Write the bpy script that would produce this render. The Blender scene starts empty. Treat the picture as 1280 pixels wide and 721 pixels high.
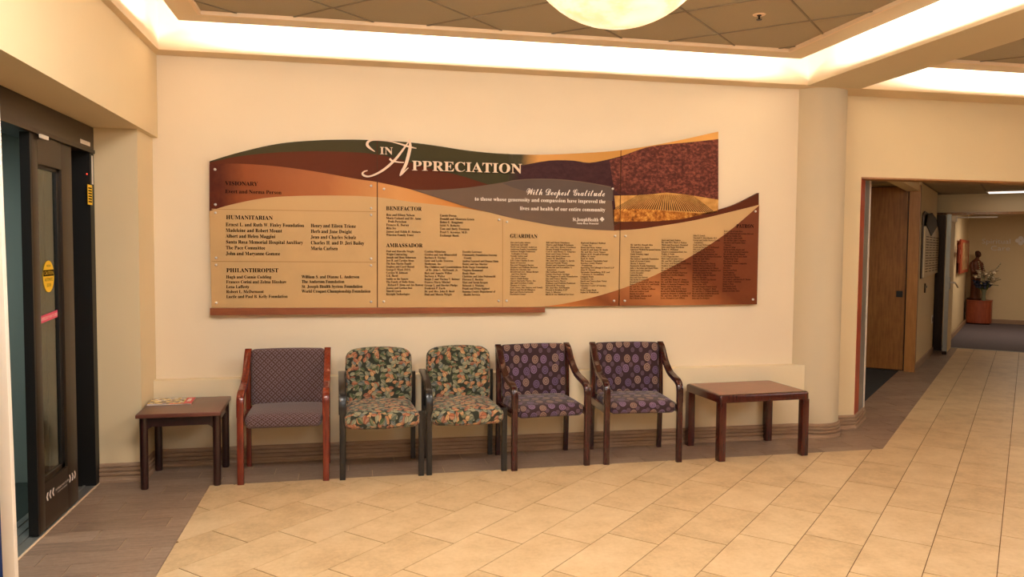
import bpy, bmesh, math, random
from mathutils import Vector, Matrix
random.seed(7)
SC = bpy.context.scene
COL = SC.collection
PI = math.pi

# ------------------------------------------------------------------ camera
H = 1.55
F = 978.92
YAW, PITCH, ROLL = (math.radians(a) for a in (11.60743, 2.96595, -0.458802))
def cam_axes():
    cy, sy = math.cos(YAW), math.sin(YAW)
    f = Vector((sy*math.cos(PITCH), cy*math.cos(PITCH), -math.sin(PITCH)))
    r = Vector((cy, -sy, 0)); d = f.cross(r)
    c, q = math.cos(ROLL), math.sin(ROLL)
    return c*r+q*d, -q*r+c*d, f
CR, CD, CF = cam_axes()
cam = bpy.data.cameras.new('camera'); co = bpy.data.objects.new('camera', cam); COL.objects.link(co)
cam.sensor_fit = 'HORIZONTAL'; cam.sensor_width = 36.0; cam.lens = F*36/1280
cam.clip_start = 0.05; cam.clip_end = 100
m = Matrix.Identity(4)
for i in range(3):
    m[i][0] = CR[i]; m[i][1] = -CD[i]; m[i][2] = -CF[i]
m[2][3] = H
co.matrix_world = m
SC.camera = co

# ------------------------------------------------------------------ world, exposure, lights
w = bpy.data.worlds.new('world'); SC.world = w; w.use_nodes = True
w.node_tree.nodes['Background'].inputs[0].default_value = (0.55, 0.45, 0.36, 1)
w.node_tree.nodes['Background'].inputs[1].default_value = 0.05
SC.view_settings.view_transform = 'Standard'; SC.view_settings.look = 'None'
SC.view_settings.exposure = 0.36; SC.view_settings.gamma = 1.0; SC.view_settings.use_curve_mapping = False

WARM = (1.0, 0.97, 0.92)
COVE = (1.0, 0.96, 0.92)
def area(name, loc, target_dir, sx, sy, power, col=WARM):
    l = bpy.data.lights.new(name, 'AREA'); l.shape = 'RECTANGLE'; l.size = sx; l.size_y = sy
    l.energy = power; l.color = col
    o = bpy.data.objects.new(name, l); COL.objects.link(o); o.location = loc
    o.rotation_euler = Vector(target_dir).to_track_quat('-Z', 'Y').to_euler()
    return o
def strip(name, a, b, out, power_m, col=COVE, down=-0.25):
    """a cove lamp running from a to b, shining outward (out) and a little down"""
    a, b, out = Vector(a), Vector(b), Vector(out)
    l = bpy.data.lights.new(name, 'AREA'); l.shape = 'RECTANGLE'
    L = (b-a).length; l.size = L; l.size_y = 0.03; l.energy = power_m*L; l.color = col
    o = bpy.data.objects.new(name, l); COL.objects.link(o)
    z = -(out+Vector((0, 0, down))).normalized(); x = (b-a).normalized(); y = z.cross(x).normalized(); x = y.cross(z)
    mm = Matrix.Identity(4)
    for i in range(3): mm[i][0] = x[i]; mm[i][1] = y[i]; mm[i][2] = z[i]; mm[i][3] = ((a+b)/2)[i]
    o.matrix_world = mm
CP = 24
strip('cove_lamp_back', (-0.78, 5.365, 3.065), (3.03, 5.365, 3.065), (0, 1, 0), CP)
strip('cove_lamp_left', (-0.985, -3.0, 3.065), (-0.985, 5.12, 3.065), (-1, 0, 0), CP)
strip('cove_lamp_beam', (3.245, -3.0, 3.065), (3.245, 5.12, 3.065), (1, 0, 0), CP)
strip('cove_lamp_entry_back', (4.66, 5.385, 3.065), (8.6, 5.385, 3.065), (0, 1, 0), CP)
strip('cove_lamp_entry_side', (4.365, -3.0, 3.065), (4.365, 5.12, 3.065), (-1, 0, 0), CP)
area('room_fill_rear', (1.1, -0.8, 2.95), (0, 0.15, -1), 3.0, 2.0, 70, WARM)  # unseen fill added behind the camera for soft room light
area('wall_fill_a', (-0.2, 2.5, 2.95), (-.10, .5, -1), 0.9, 0.8, 60, WARM)  # added fill standing in for unseen fixtures, brightens the lower back wall
area('wall_fill_b', (2.3, 2.5, 2.95), (0, .5, -1), 0.9, 0.8, 38, WARM)  # second added wall fill, further right
area('side_fill_entry', (6.0, 2.2, 2.93), (-.7, 0.4, -1), 2.0, 2.2, 66, WARM)  # added fill, throws light leftwards onto the side wall
area('vestibule_lamp', (-2.9, 4.3, 2.26), (0, 0, -1), 0.8, 0.8, 17, (0.86, 0.97, 0.92))
area('corridor_fill', (5.55, 6.72, 2.40), (.9, 1, -1.2), 0.8, 0.4, 17, (1.0, 0.86, 0.66))  # added light tucked behind the lintel, extra to the ceiling fixture
area('far_room_lamp', (12.3, 12.0, 2.3), (0, 0, -1), 1.2, 1.2, 24, (1.0, 0.80, 0.60))

# ------------------------------------------------------------------ pixel helpers (1280x721) for reading positions onto real planes
def ray(px, py): return CR*((px-640)/F)+CD*((py-360.5)/F)+CF
def on_y(px, py, Y):
    r = ray(px, py); return Vector((0, 0, H))+r*(Y/r.y)
def on_x(px, py, X):
    r = ray(px, py); return Vector((0, 0, H))+r*(X/r.x)
def on_z(px, py, Z):
    r = ray(px, py); return Vector((0, 0, H))+r*((Z-H)/r.z)
def proj(p):
    v = Vector(p)-Vector((0, 0, H)); z = v.dot(CF)
    return (640+F*v.dot(CR)/z, 360.5+F*v.dot(CD)/z, z)
S2 = 2**-0.5
def UV(u, v, z=0.0): return Vector(((u+v)*S2, (u-v)*S2, z))       # corridor frame: u along it, v to the right

# ------------------------------------------------------------------ materials
def lin(c):
    c = c/255.0
    return c/12.92 if c <= 0.04045 else ((c+0.055)/1.055)**2.4
def rgb(r, g, b): return (lin(r), lin(g), lin(b), 1.0)
class NT:
    def __init__(s, name):
        s.m = bpy.data.materials.new(name); s.m.use_nodes = True
        s.t = s.m.node_tree; s.b = s.t.nodes['Principled BSDF']
    def n(s, typ, **kw):
        x = s.t.nodes.new(typ)
        for k, v in kw.items(): setattr(x, k, v)
        return x
    def l(s, a, b): s.t.links.new(a, b)
    def math(s, op, a, b=None, c=None, clamp=False):
        x = s.n('ShaderNodeMath', operation=op); x.use_clamp = clamp
        for i, v in enumerate((a, b, c)):
            if v is None: continue
            if isinstance(v, (int, float)): x.inputs[i].default_value = v
            else: s.l(v, x.inputs[i])
        return x.outputs[0]
    def mix(s, f, a, b):
        x = s.n('ShaderNodeMix', data_type='RGBA')
        for i, v in ((0, f), (6, a), (7, b)):
            if isinstance(v, (int, float)): x.inputs[i].default_value = v
            elif isinstance(v, tuple): x.inputs[i].default_value = v
            else: s.l(v, x.inputs[i])
        return x.outputs[2]
    def ramp(s, f, stops, interp='LINEAR'):
        x = s.n('ShaderNodeValToRGB'); x.color_ramp.interpolation = interp
        e = x.color_ramp.elements
        while len(e) < len(stops): e.new(0.5)
        for k, (p, c) in enumerate(stops): e[k].position = p; e[k].color = c
        s.l(f, x.inputs[0]); return x.outputs[0]
    def coord(s, which='Object', scale=None):
        c = s.n('ShaderNodeTexCoord').outputs[which]
        if scale is not None:
            mp = s.n('ShaderNodeMapping'); mp.inputs['Scale'].default_value = scale
            s.l(c, mp.inputs[0]); c = mp.outputs[0]
        return c
    def noise(s, vec, scale, detail=3, rough=0.55):
        x = s.n('ShaderNodeTexNoise'); x.inputs['Scale'].default_value = scale
        x.inputs['Detail'].default_value = detail; x.inputs['Roughness'].default_value = rough
        s.l(vec, x.inputs['Vector']); return x
    def base(s, c):
        if isinstance(c, tuple): s.b.inputs['Base Color'].default_value = c
        else: s.l(c, s.b.inputs['Base Color'])
    def rough(s, r):
        if isinstance(r, (int, float)): s.b.inputs['Roughness'].default_value = r
        else: s.l(r, s.b.inputs['Roughness'])
    def bump(s, h, strength=0.2, dist=0.002):
        x = s.n('ShaderNodeBump'); x.inputs['Strength'].default_value = strength; x.inputs['Distance'].default_value = dist
        s.l(h, x.inputs['Height']); s.l(x.outputs[0], s.b.inputs['Normal'])
def plain(name, c, rough=0.6, metal=0.0, spec=None, vary=0.06, scale=8):
    t = NT(name); n = t.noise(t.coord(), scale)
    dark = tuple(x*(1-vary) for x in c[:3])+(1,); light = tuple(min(1, x*(1+vary)) for x in c[:3])+(1,)
    t.base(t.mix(n.outputs[0], dark, light)); t.rough(rough); t.b.inputs['Metallic'].default_value = metal
    if spec is not None: t.b.inputs['Specular IOR Level'].default_value = spec
    return t.m
def glow(name, c, s):
    t = NT(name); t.base((0.02, 0.02, 0.02, 1)); t.b.inputs['Emission Color'].default_value = c; t.b.inputs['Emission Strength'].default_value = s
    return t.m
def wall_mat(name, c):
    t = NT(name); co_ = t.coord(); n = t.noise(co_, 2.2, 4); n2 = t.noise(co_, 260, 2)
    t.base(t.mix(n.outputs[0], tuple(x*0.96 for x in c[:3])+(1,), tuple(min(1, x*1.03) for x in c[:3])+(1,)))
    t.rough(0.75); t.bump(n2.outputs[0], 0.12, 0.001); return t.m
def wood_mat(name, c1, c2, rough=0.3, grain=(30, 30, 2.5), coat=0.3):
    t = NT(name); v = t.coord('Object', grain); n = t.noise(v, 3.0, 5, 0.6); n2 = t.noise(t.coord(), 9, 3)
    f = t.math('MULTIPLY_ADD', n.outputs[0], 0.75, t.math('MULTIPLY', n2.outputs[0], 0.25))
    t.base(t.ramp(f, [(0.36, c1), (0.66, c2)])); t.rough(rough); t.b.inputs['Coat Weight'].default_value = coat
    t.b.inputs['Coat Roughness'].default_value = 0.12
    return t.m
def tile_mat(name, cs, streak=None, rough=0.4):
    t = NT(name); v = t.coord('Object', streak if streak else (1, 1, 1)); n = t.noise(v, 5.0, 6, 0.65)
    n2 = t.noise(t.coord(), 38, 4, 0.7)
    oi = t.n('ShaderNodeObjectInfo')
    f = t.math('ADD', t.math('MULTIPLY', n.outputs[0], 0.62), t.math('MULTIPLY', n2.outputs[0], 0.38))
    f = t.math('ADD', f, t.math('MULTIPLY_ADD', oi.outputs['Random'], 0.12, -0.06))
    t.base(t.ramp(f, [(0.30, cs[0]), (0.5, cs[1]), (0.70, cs[2])]))
    t.rough(t.math('MULTIPLY_ADD', n2.outputs[0], 0.18, rough-0.09)); t.bump(n2.outputs[0], 0.08, 0.001)
    return t.m
M = {}
M['wall'] = wall_mat('cream_paint', rgb(238, 220, 192))
M['wall_ledge'] = wall_mat('cream_paint_lower', rgb(234, 216, 182))
M['wall_left'] = wall_mat('tan_paint', rgb(230, 208, 168))
M['soffit'] = wall_mat('soffit_paint', rgb(226, 204, 172))
M['cove'] = wall_mat('cove_paint', rgb(250, 232, 215))
M['beam'] = wall_mat('beam_paint', rgb(214, 198, 168))
M['ceil_tile'] = plain('ceiling_tile', rgb(172, 158, 134), 0.9, vary=0.12, scale=160)
M['tbar'] = plain('shaded_grid', rgb(124, 108, 84), 0.5)  # T-bar shade is put into this darker colour
M['mold'] = plain('ceiling_moulding', rgb(236, 206, 170), 0.5)
M['void'] = plain('ceiling_void', rgb(150, 130, 105), 0.9)
M['tile_light'] = tile_mat('tile_sand', (rgb(184, 152, 112), rgb(212, 182, 140), rgb(226, 199, 160)), rough=0.42)
M['tile_dark'] = tile_mat('tile_taupe', (rgb(116, 94, 80), rgb(146, 122, 104), rgb(170, 146, 126)), (1.2, 14, 1), rough=0.45)
M['grout_light'] = plain('grout_brown', rgb(104, 72, 40), 0.9)
M['grout_dark'] = plain('grout_grey', rgb(196, 170, 142), 0.9)
M['baseb'] = wood_mat('taupe_baseboard', rgb(154, 122, 98), rgb(176, 146, 118), 0.5, (2, 2, 30), 0.0)
M['cherry'] = wood_mat('cherry_wood', rgb(90, 26, 14), rgb(134, 46, 24), 0.24)
M['mahog'] = wood_mat('mahogany_wood', rgb(42, 13, 12), rgb(68, 23, 20), 0.22)
M['espresso'] = wood_mat('dark_mahogany', rgb(34, 11, 10), rgb(52, 18, 16), 0.32)
M['table_top_l'] = wood_mat('mahogany_top', rgb(92, 48, 38), rgb(116, 66, 50), 0.38, (2, 30, 3))  # tabletop tone, lighter than the legs
M['table_r'] = wood_mat('red_mahogany', rgb(56, 17, 12), rgb(84, 30, 20), 0.25)
M['table_top_r'] = wood_mat('red_mahogany_top', rgb(122, 56, 34), rgb(150, 78, 48), 0.3, (2, 30, 3))
M['blackwood'] = wood_mat('black_wood', rgb(13, 12, 15), rgb(24, 21, 26), 0.32)
M['maple'] = wood_mat('maple_door', rgb(126, 78, 30), rgb(160, 106, 48), 0.45, (14, 14, 1.2), 0.1)
M['oakframe'] = wood_mat('oak_frame', rgb(160, 106, 50), rgb(180, 124, 64), 0.45, (14, 14, 1.2), 0.1)
M['redwood'] = wood_mat('red_jamb', rgb(160, 52, 22), rgb(184, 70, 32), 0.4, (14, 14, 1.2), 0.1)
M['pedestal'] = wood_mat('pedestal_cherry', rgb(140, 62, 36), rgb(166, 82, 50), 0.4, (10, 10, 2), 0.1)
M['steel'] = plain('brushed_steel', rgb(150, 150, 146), 0.35, 0.6)
M['white'] = plain('white_enamel', rgb(240, 228, 214), 0.45)
M['bronze'] = plain('dark_bronze_aluminium', rgb(54, 42, 30), 0.38, 0.3, vary=0.1)
M['blackm'] = plain('black_rubber', rgb(14, 11, 9), 0.5)
M['rivet'] = plain('steel_stud', rgb(225, 215, 205), 0.25, 0.3)
M['carpet_dark'] = plain('charcoal_carpet', rgb(44, 44, 46), 0.95, vary=0.4, scale=120)
M['carpet'] = plain('grey_carpet', rgb(98, 90, 98), 0.95, vary=0.25, scale=90)
M['vest_wall'] = plain('vestibule_paint', rgb(140, 150, 142), 0.8)
M['vest_floor'] = plain('vestibule_mat', rgb(58, 66, 60), 0.9, vary=0.2, scale=60)
M['dark_metal'] = plain('oil_rubbed_metal', rgb(46, 30, 20), 0.35, 0.7)
M['ink'] = plain('black_ink', rgb(14, 8, 6), 0.9, spec=0.1)
M['inkw'] = plain('white_ink', rgb(246, 232, 218), 0.5)
M['pinkletter'] = plain('pale_letter', rgb(238, 208, 180), 0.45)
M['yellow'] = plain('yellow_vinyl', rgb(244, 196, 30), 0.5)
M['pink'] = plain('pink_vinyl', rgb(226, 70, 110), 0.5)
M['blue'] = plain('blue_print', rgb(16, 52, 118), 0.4)
M['green'] = plain('green_print', rgb(62, 74, 34), 0.4)
M['red_led'] = glow('red_led', (1, 0.05, 0.02, 1), 3)

def glass_mat():
    t = NT('door_glass'); t.base((0.75, 0.82, 0.74, 1)); t.rough(0.03)
    t.b.inputs['Transmission Weight'].default_value = 1.0; t.b.inputs['IOR'].default_value = 1.45
    return t.m
M['glass'] = glass_mat()
def alabaster():
    t = NT('alabaster_glass'); n = t.noise(t.coord('Object', (1, 1, 3)), 7, 5, 0.6)
    c = t.ramp(n.outputs[0], [(0.3, (0.95, 0.56, 0.27, 1)), (0.5, (1.0, 0.80, 0.52, 1)), (0.68, (1.0, 0.93, 0.76, 1))])
    t.base(c); t.rough(0.3); t.l(c, t.b.inputs['Emission Color']); t.b.inputs['Emission Strength'].default_value = 0.72
    return t.m
M['alabaster'] = alabaster()

def fabric_lattice():
    t = NT('lattice_fabric'); uv = t.coord('UV'); sp = t.n('ShaderNodeSeparateXYZ'); t.l(uv, sp.inputs[0])
    x, y = sp.outputs[0], sp.outputs[1]
    k = 40.0
    a = t.math('MULTIPLY', t.math('ADD', x, y), k); b = t.math('MULTIPLY', t.math('SUBTRACT', x, y), k)
    def line(p, q):
        # broken diagonal line: present on alternate cells, like an over-under weave
        f = t.math('ABSOLUTE', t.math('SUBTRACT', t.math('FRACT', p), 0.5))
        on = t.math('LESS_THAN', f, 0.17)
        g = t.math('FRACT', t.math('MULTIPLY', q, 0.5))
        gap = t.math('GREATER_THAN', g, 0.16)
        return t.math('MULTIPLY', on, gap)
    ln = t.math('MAXIMUM', line(a, b), line(b, t.math('ADD', a, 1.0)))
    nz = t.noise(t.coord('UV'), 900, 2)
    bg = t.mix(nz.outputs[0], rgb(60, 34, 28), rgb(82, 50, 38)); fg = t.mix(nz.outputs[0], rgb(104, 88, 98), rgb(130, 110, 116))
    t.base(t.mix(t.math('MULTIPLY', ln, 0.85), bg, fg)); t.rough(0.92); t.bump(nz.outputs[0], 0.4, 0.001); t.b.inputs['Sheen Weight'].default_value = 0.2
    return t.m
def fabric_rings():
    t = NT('ring_fabric'); uv = t.coord('UV', (1.0, 0.82, 1.0))
    def layer(scale, off, rmax, fr):
        mp = t.n('ShaderNodeMapping'); mp.inputs['Location'].default_value = off; t.l(uv, mp.inputs[0])
        v = t.n('ShaderNodeTexVoronoi', voronoi_dimensions='2D'); v.inputs['Scale'].default_value = scale; v.inputs['Randomness'].default_value = 0.32
        t.l(mp.outputs[0], v.inputs['Vector'])
        d = v.outputs['Distance']; inside = t.math('LESS_THAN', d, rmax)
        band = lambda c_, w_: t.math('LESS_THAN', t.math('ABSOLUTE', t.math('SUBTRACT', d, c_*rmax)), w_*rmax)
        r = t.math('MAXIMUM', t.math('MAXIMUM', band(.88, .15), band(.42, .14)), t.math('LESS_THAN', d, .12*rmax))
        r = t.math('MAXIMUM', r, 0.14)
        sp = t.n('ShaderNodeSeparateColor'); t.l(v.outputs['Color'], sp.inputs[0])
        return t.math('MULTIPLY', inside, r), sp.outputs[0]
    r1, c1 = layer(13.5, (0, 0, 0), 0.335, 44)
    r2, c2 = layer(13.5, (0.037, 0.037, 0), 0.20, 56)
    nz = t.noise(t.coord('UV'), 900, 2)
    bg = t.mix(nz.outputs[0], rgb(36, 12, 20), rgb(52, 20, 30))
    ringc = t.ramp(c1, [(0.0, rgb(124, 98, 130)), (0.35, rgb(142, 112, 98)), (0.6, rgb(100, 78, 112)), (0.85, rgb(150, 122, 110))], 'CONSTANT')
    c = t.mix(t.math('MULTIPLY', r2, 0.7), bg, rgb(110, 84, 104)); c = t.mix(t.math('MULTIPLY', r1, 0.95), c, ringc)
    t.base(c); t.rough(0.85); t.bump(nz.outputs[0], 0.3, 0.001); t.b.inputs['Sheen Weight'].default_value = 0.2
    return t.m
def fabric_leaves():
    t = NT('leaf_fabric'); uv = t.coord('UV')
    nz = t.noise(t.coord('UV'), 700, 2)
    c = t.mix(nz.outputs[0], rgb(22, 26, 20), rgb(44, 50, 34))
    pal = [(0.0, rgb(176, 104, 70)), (0.10, rgb(206, 156, 104)), (0.20, rgb(128, 132, 108)), (0.34, rgb(104, 114, 112)), (0.48, rgb(74, 90, 56)),
           (0.60, rgb(150, 84, 60)), (0.67, rgb(152, 150, 120)), (0.80, rgb(90, 100, 82)), (0.93, rgb(192, 132, 88))]
    for k, (sc, off) in enumerate([(19, (0, 0, 0)), (19, (0.63, 0.29, 0)), (17, (0.21, 0.77, 0)), (16, (0.9, 0.13, 0)), (18, (0.47, 0.53, 0))]):
        mp = t.n('ShaderNodeMapping'); mp.inputs['Location'].default_value = off; t.l(uv, mp.inputs[0])
        v = t.n('ShaderNodeTexVoronoi', voronoi_dimensions='2D'); v.inputs['Scale'].default_value = sc; v.inputs['Randomness'].default_value = 0.85
        t.l(mp.outputs[0], v.inputs['Vector'])
        d = t.n('ShaderNodeVectorMath', operation='SUBTRACT'); t.l(mp.outputs[0], d.inputs[0])
        t.l(v.outputs['Position'], d.inputs[1])
        rt = t.n('ShaderNodeVectorRotate', rotation_type='Z_AXIS'); t.l(d.outputs[0], rt.inputs['Vector'])
        sp = t.n('ShaderNodeSeparateColor'); t.l(v.outputs['Color'], sp.inputs[0])
        t.l(t.math('MULTIPLY', sp.outputs[0], 6.283), rt.inputs['Angle'])
        s3 = t.n('ShaderNodeSeparateXYZ'); t.l(rt.outputs[0], s3.inputs[0])
        X = t.math('MULTIPLY', s3.outputs[0], 1/0.023); Y = t.math('MULTIPLY', s3.outputs[1], 1/0.0135)
        # pointed leaf: |y| < 1-x^2
        lim = t.math('SUBTRACT', 1.0, t.math('MULTIPLY', X, X)); ay = t.math('ABSOLUTE', Y)
        mask = t.math('LESS_THAN', ay, lim); edge = t.math('LESS_THAN', ay, t.math('SUBTRACT', lim, 0.22)); vein = t.math('GREATER_THAN', ay, 0.09)
        col = t.ramp(sp.outputs[1], pal, 'CONSTANT')
        light = t.math('MULTIPLY_ADD', t.math('GREATER_THAN', Y, 0.0), 0.18, 0.0)
        col = t.mix(light, col, rgb(228, 206, 170))
        col = t.mix(t.math('MULTIPLY', edge, vein), t.mix(0.5, col, rgb(30, 30, 22)), col)
        c = t.mix(mask, c, t.mix(0.16, col, rgb(20, 20, 14)))
    t.base(c); t.rough(0.9); t.bump(nz.outputs[0], 0.3, 0.001); t.b.inputs['Sheen Weight'].default_value = 0.15
    return t.m
M['lattice'] = fabric_lattice(); M['rings'] = fabric_rings(); M['leaves'] = fabric_leaves()

# ------------------------------------------------------------------ mesh helpers
def finish(bm, name, mat, parent=None, smooth=None):
    me = bpy.data.meshes.new(name); bm.normal_update(); bm.to_mesh(me); bm.free()
    if isinstance(mat, str): mat = M[mat]
    me.materials.append(mat)
    if smooth is not None:
        for p in me.polygons: p.use_smooth = True
        me.set_sharp_from_angle(angle=math.radians(smooth))
    o = bpy.data.objects.new(name, me); COL.objects.link(o)
    if parent is not None: o.parent = parent
    return o
def tag(o, label=None, cat=None, group=None, kind=None):
    if label: o['label'] = label
    if cat: o['category'] = cat
    if group: o['group'] = group
    if kind: o['kind'] = kind
    return o
def thing(name, label, cat, loc=(0, 0, 0), rz=0.0, group=None):
    o = bpy.data.objects.new(name, None); COL.objects.link(o); o.empty_display_size = 0.1
    o.location = loc; o.rotation_euler = (0, 0, rz); tag(o, label, cat, group); return o
def bx(bm, x0, x1, y0, y1, z0, z1, bev=0.0, seg=2):
    r = bmesh.ops.create_cube(bm, size=1.0); vs = r['verts']
    bmesh.ops.scale(bm, vec=(abs(x1-x0), abs(y1-y0), abs(z1-z0)), verts=vs)
    bmesh.ops.translate(bm, vec=((x0+x1)/2, (y0+y1)/2, (z0+z1)/2), verts=vs)
    if bev > 0:
        es = list({e for v in vs for e in v.link_edges})
        bmesh.ops.bevel(bm, geom=es, offset=bev, segments=seg, affect='EDGES', profile=0.6)
def box(name, mat, b, parent=None, bev=0.0):
    bm = bmesh.new()
    if isinstance(b[0], (tuple, list)):
        for q in b: bx(bm, *q, bev)
    else: bx(bm, *b, bev)
    return finish(bm, name, mat, parent, 35 if bev else None)
def prism(name, mat, pts, z0, z1, parent=None, smooth=None):
    bm = bmesh.new(); add_prism(bm, pts, z0, z1); return finish(bm, name, mat, parent, smooth)
def add_prism(bm, pts, z0, z1, bottom=True):
    a = sum(pts[i][0]*pts[(i+1) % len(pts)][1]-pts[(i+1) % len(pts)][0]*pts[i][1] for i in range(len(pts)))
    if a < 0: pts = pts[::-1]
    t = [bm.verts.new((p[0], p[1], z1)) for p in pts]; b = [bm.verts.new((p[0], p[1], z0)) for p in pts]
    bm.faces.new(t)
    if bottom: bm.faces.new(b[::-1])
    n = len(pts)
    for i in range(n): bm.faces.new((b[i], b[(i+1) % n], t[(i+1) % n], t[i]))
def lathe(bm, prof, cx=0, cy=0, seg=28, close=False):
    rings = []
    for r, z in prof:
        if r < 1e-5: rings.append([bm.verts.new((cx, cy, z))])
        else: rings.append([bm.verts.new((cx+r*math.cos(2*PI*k/seg), cy+r*math.sin(2*PI*k/seg), z)) for k in range(seg)])
    for a, b in zip(rings, rings[1:]):
        for k in range(seg):
            k2 = (k+1) % seg
            if len(a) == 1 and len(b) == 1: continue
            if len(a) == 1: bm.faces.new((a[0], b[k2], b[k]))
            elif len(b) == 1: bm.faces.new((a[k], a[k2], b[0]))
            else: bm.faces.new((a[k], a[k2], b[k2], b[k]))
    bmesh.ops.recalc_face_normals(bm, faces=bm.faces[:])
def spline(pts, n=6):
    out = []; P = [pts[0]]+list(pts)+[pts[-1]]
    for i in range(1, len(P)-2):
        p0, p1, p2, p3 = [Vector(q) for q in P[i-1:i+3]]
        for k in range(n):
            t = k/n
            out.append(0.5*((2*p1)+(p2-p0)*t+(2*p0-5*p1+4*p2-p3)*t*t+(3*p1-p0-3*p2+p3)*t**3))
    out.append(Vector(pts[-1])); return out
def tube(bm, pts, r, seg=8):
    """round tube through 3-D points; r a number or a list"""
    pts = [Vector(p) for p in pts]; rings = []; n = len(pts)
    for i, p in enumerate(pts):
        t = (pts[min(i+1, n-1)]-pts[max(i-1, 0)]).normalized()
        up = Vector((0, 0, 1)) if abs(t.z) < 0.9 else Vector((1, 0, 0))
        a = t.cross(up).normalized(); b = t.cross(a)
        rr = r[i] if isinstance(r, (list, tuple)) else r
        rings.append([bm.verts.new(p+(a*math.cos(2*PI*k/seg)+b*math.sin(2*PI*k/seg))*rr) for k in range(seg)])
    for A, B in zip(rings, rings[1:]):
        for k in range(seg): bm.faces.new((A[k], A[(k+1) % seg], B[(k+1) % seg], B[k]))
    bm.faces.new(rings[0][::-1]); bm.faces.new(rings[-1])
    bmesh.ops.recalc_face_normals(bm, faces=bm.faces[:])
def bar_yz(bm, path, x, w, t, ch=0.3):
    """bar of rounded rectangular section swept along (y,z) points at x; w across, t in the plane (number or list)"""
    n = len(path); rings = []
    for i, p in enumerate(path):
        a = Vector(path[min(i+1, n-1)])-Vector(path[max(i-1, 0)]); a = a.normalized(); nrm = Vector((-a[1], a[0]))
        tt = t[i] if isinstance(t, (list, tuple)) else t
        hw, ht = w/2, tt/2; c = ch*min(hw, ht)*1.2
        sec = [(-hw+c, -ht), (hw-c, -ht), (hw-c*.3, -ht+c*.3), (hw, -ht+c), (hw, ht-c), (hw-c*.3, ht-c*.3), (hw-c, ht), (-hw+c, ht), (-hw+c*.3, ht-c*.3), (-hw, ht-c), (-hw, -ht+c), (-hw+c*.3, -ht+c*.3)]
        rings.append([bm.verts.new((x+sx, p[0]+nrm[0]*sz, p[1]+nrm[1]*sz)) for sx, sz in sec])
    m_ = len(rings[0])
    for A, B in zip(rings, rings[1:]):
        for k in range(m_): bm.faces.new((A[k], A[(k+1) % m_], B[(k+1) % m_], B[k]))
    bm.faces.new(rings[0][::-1]); bm.faces.new(rings[-1])
    bmesh.ops.recalc_face_normals(bm, faces=bm.faces[:])
def cushion(hx, hy, hz, r, warp=None, n=(14, 8, 6), mode='seat', uvoff=(0, 0)):
    """rounded box with UVs in metres running continuously over the front edge"""
    bm = bmesh.new(); uvl = bm.loops.layers.uv.new('UVMap')
    half = (hx, hy, hz); vmap = {}
    def vert(a):
        key = tuple(round(q, 6) for q in a)
        if key in vmap: return vmap[key]
        p = [a[i]*half[i] for i in range(3)]
        q = [max(-(half[i]-r), min(half[i]-r, p[i])) for i in range(3)]
        d = Vector([p[i]-q[i] for i in range(3)])
        if d.length > 1e-9: d = d.normalized()*r
        res = Vector(q)+d; o0 = res.copy()
        if warp: res = warp(res, a)
        v = bm.verts.new(res); vmap[key] = v; return v
    def lv(k): # clustered samples: denser near the ends
        out = []
        for i in range(k+1):
            s = -1+2*i/k; out.append(math.copysign(abs(s)**0.75, s))
        return out
    L = [lv(k) for k in n]
    for ax in range(3):
        b, c = [i for i in range(3) if i != ax]
        for sgn in (-1, 1):
            for i in range(n[b]):
                for j in range(n[c]):
                    q = []
                    for (ii, jj) in ((i, j), (i+1, j), (i+1, j+1), (i, j+1)):
                        a = [0, 0, 0]; a[ax] = sgn; a[b] = L[b][ii]; a[c] = L[c][jj]; q.append(tuple(a))
                    if (sgn > 0) == (ax == 1): q = q[::-1]
                    f = bm.faces.new([vert(a) for a in q])
                    for lp, a in zip(f.loops, q):
                        P = [a[k]*half[k] for k in range(3)]
                        if ax == 0: uv = (P[1] if mode == 'seat' else P[1], P[2]+(P[1] if mode == 'seat' else 0))
                        else: uv = (P[0], P[1]+P[2])
                        lp[uvl].uv = (uv[0]+uvoff[0], uv[1]+uvoff[1])
    return bm

# ------------------------------------------------------------------ polygons clipped by half-planes
def clip(poly, a, b, c):
    """keep a*x+b*y <= c"""
    out = []; n = len(poly)
    for i in range(n):
        p, q = poly[i], poly[(i+1) % n]; dp = a*p[0]+b*p[1]-c; dq = a*q[0]+b*q[1]-c
        if dp <= 0: out.append(p)
        if (dp < 0 < dq) or (dq < 0 < dp):
            t = dp/(dp-dq); out.append((p[0]+(q[0]-p[0])*t, p[1]+(q[1]-p[1])*t))
    return out
def parea(p): return 0.5*sum(p[i][0]*p[(i+1) % len(p)][1]-p[(i+1) % len(p)][0]*p[i][1] for i in range(len(p)))

# ================================================================== FLOOR
XD = -1.61            # door wall plane
BX = -0.902           # left edge of the light tiles
FA, FB = (-0.902, 5.283), (4.072, 5.357)   # far edge of the light tiles
fa = FB[1]-FA[1]; fb = -(FB[0]-FA[0]); # normal pointing away (to +y): (-fa, -fb)
nf = (-fa, FB[0]-FA[0]); cf = nf[0]*FA[0]+nf[1]*FA[1]     # nf.p <= cf : near side
VB = -0.905           # left edge of light tiles in the corridor
UE = 14.40            # where the corridor tiles meet the carpet
floor = box('floor', 'grout_dark', (-1.62, 11.5, -4.0, 12.5, -0.06, -0.004)); tag(floor, kind='structure')
GL = bmesh.new()
add_prism(GL, [(BX, -4), (9, -4), (9, FB[1]+(9-FB[0])*fa/(FB[0]-FA[0])), FB, FA], -0.05, -0.0025)
add_prism(GL, [FB, tuple(UV(UE, VB)[:2]), tuple(UV(UE, 1.6)[:2]), tuple(UV(9.5, 1.6)[:2]), (9, 5.43)], -0.05, -0.00251)
finish(GL, 'grout_bed', 'grout_light', floor)
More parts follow.
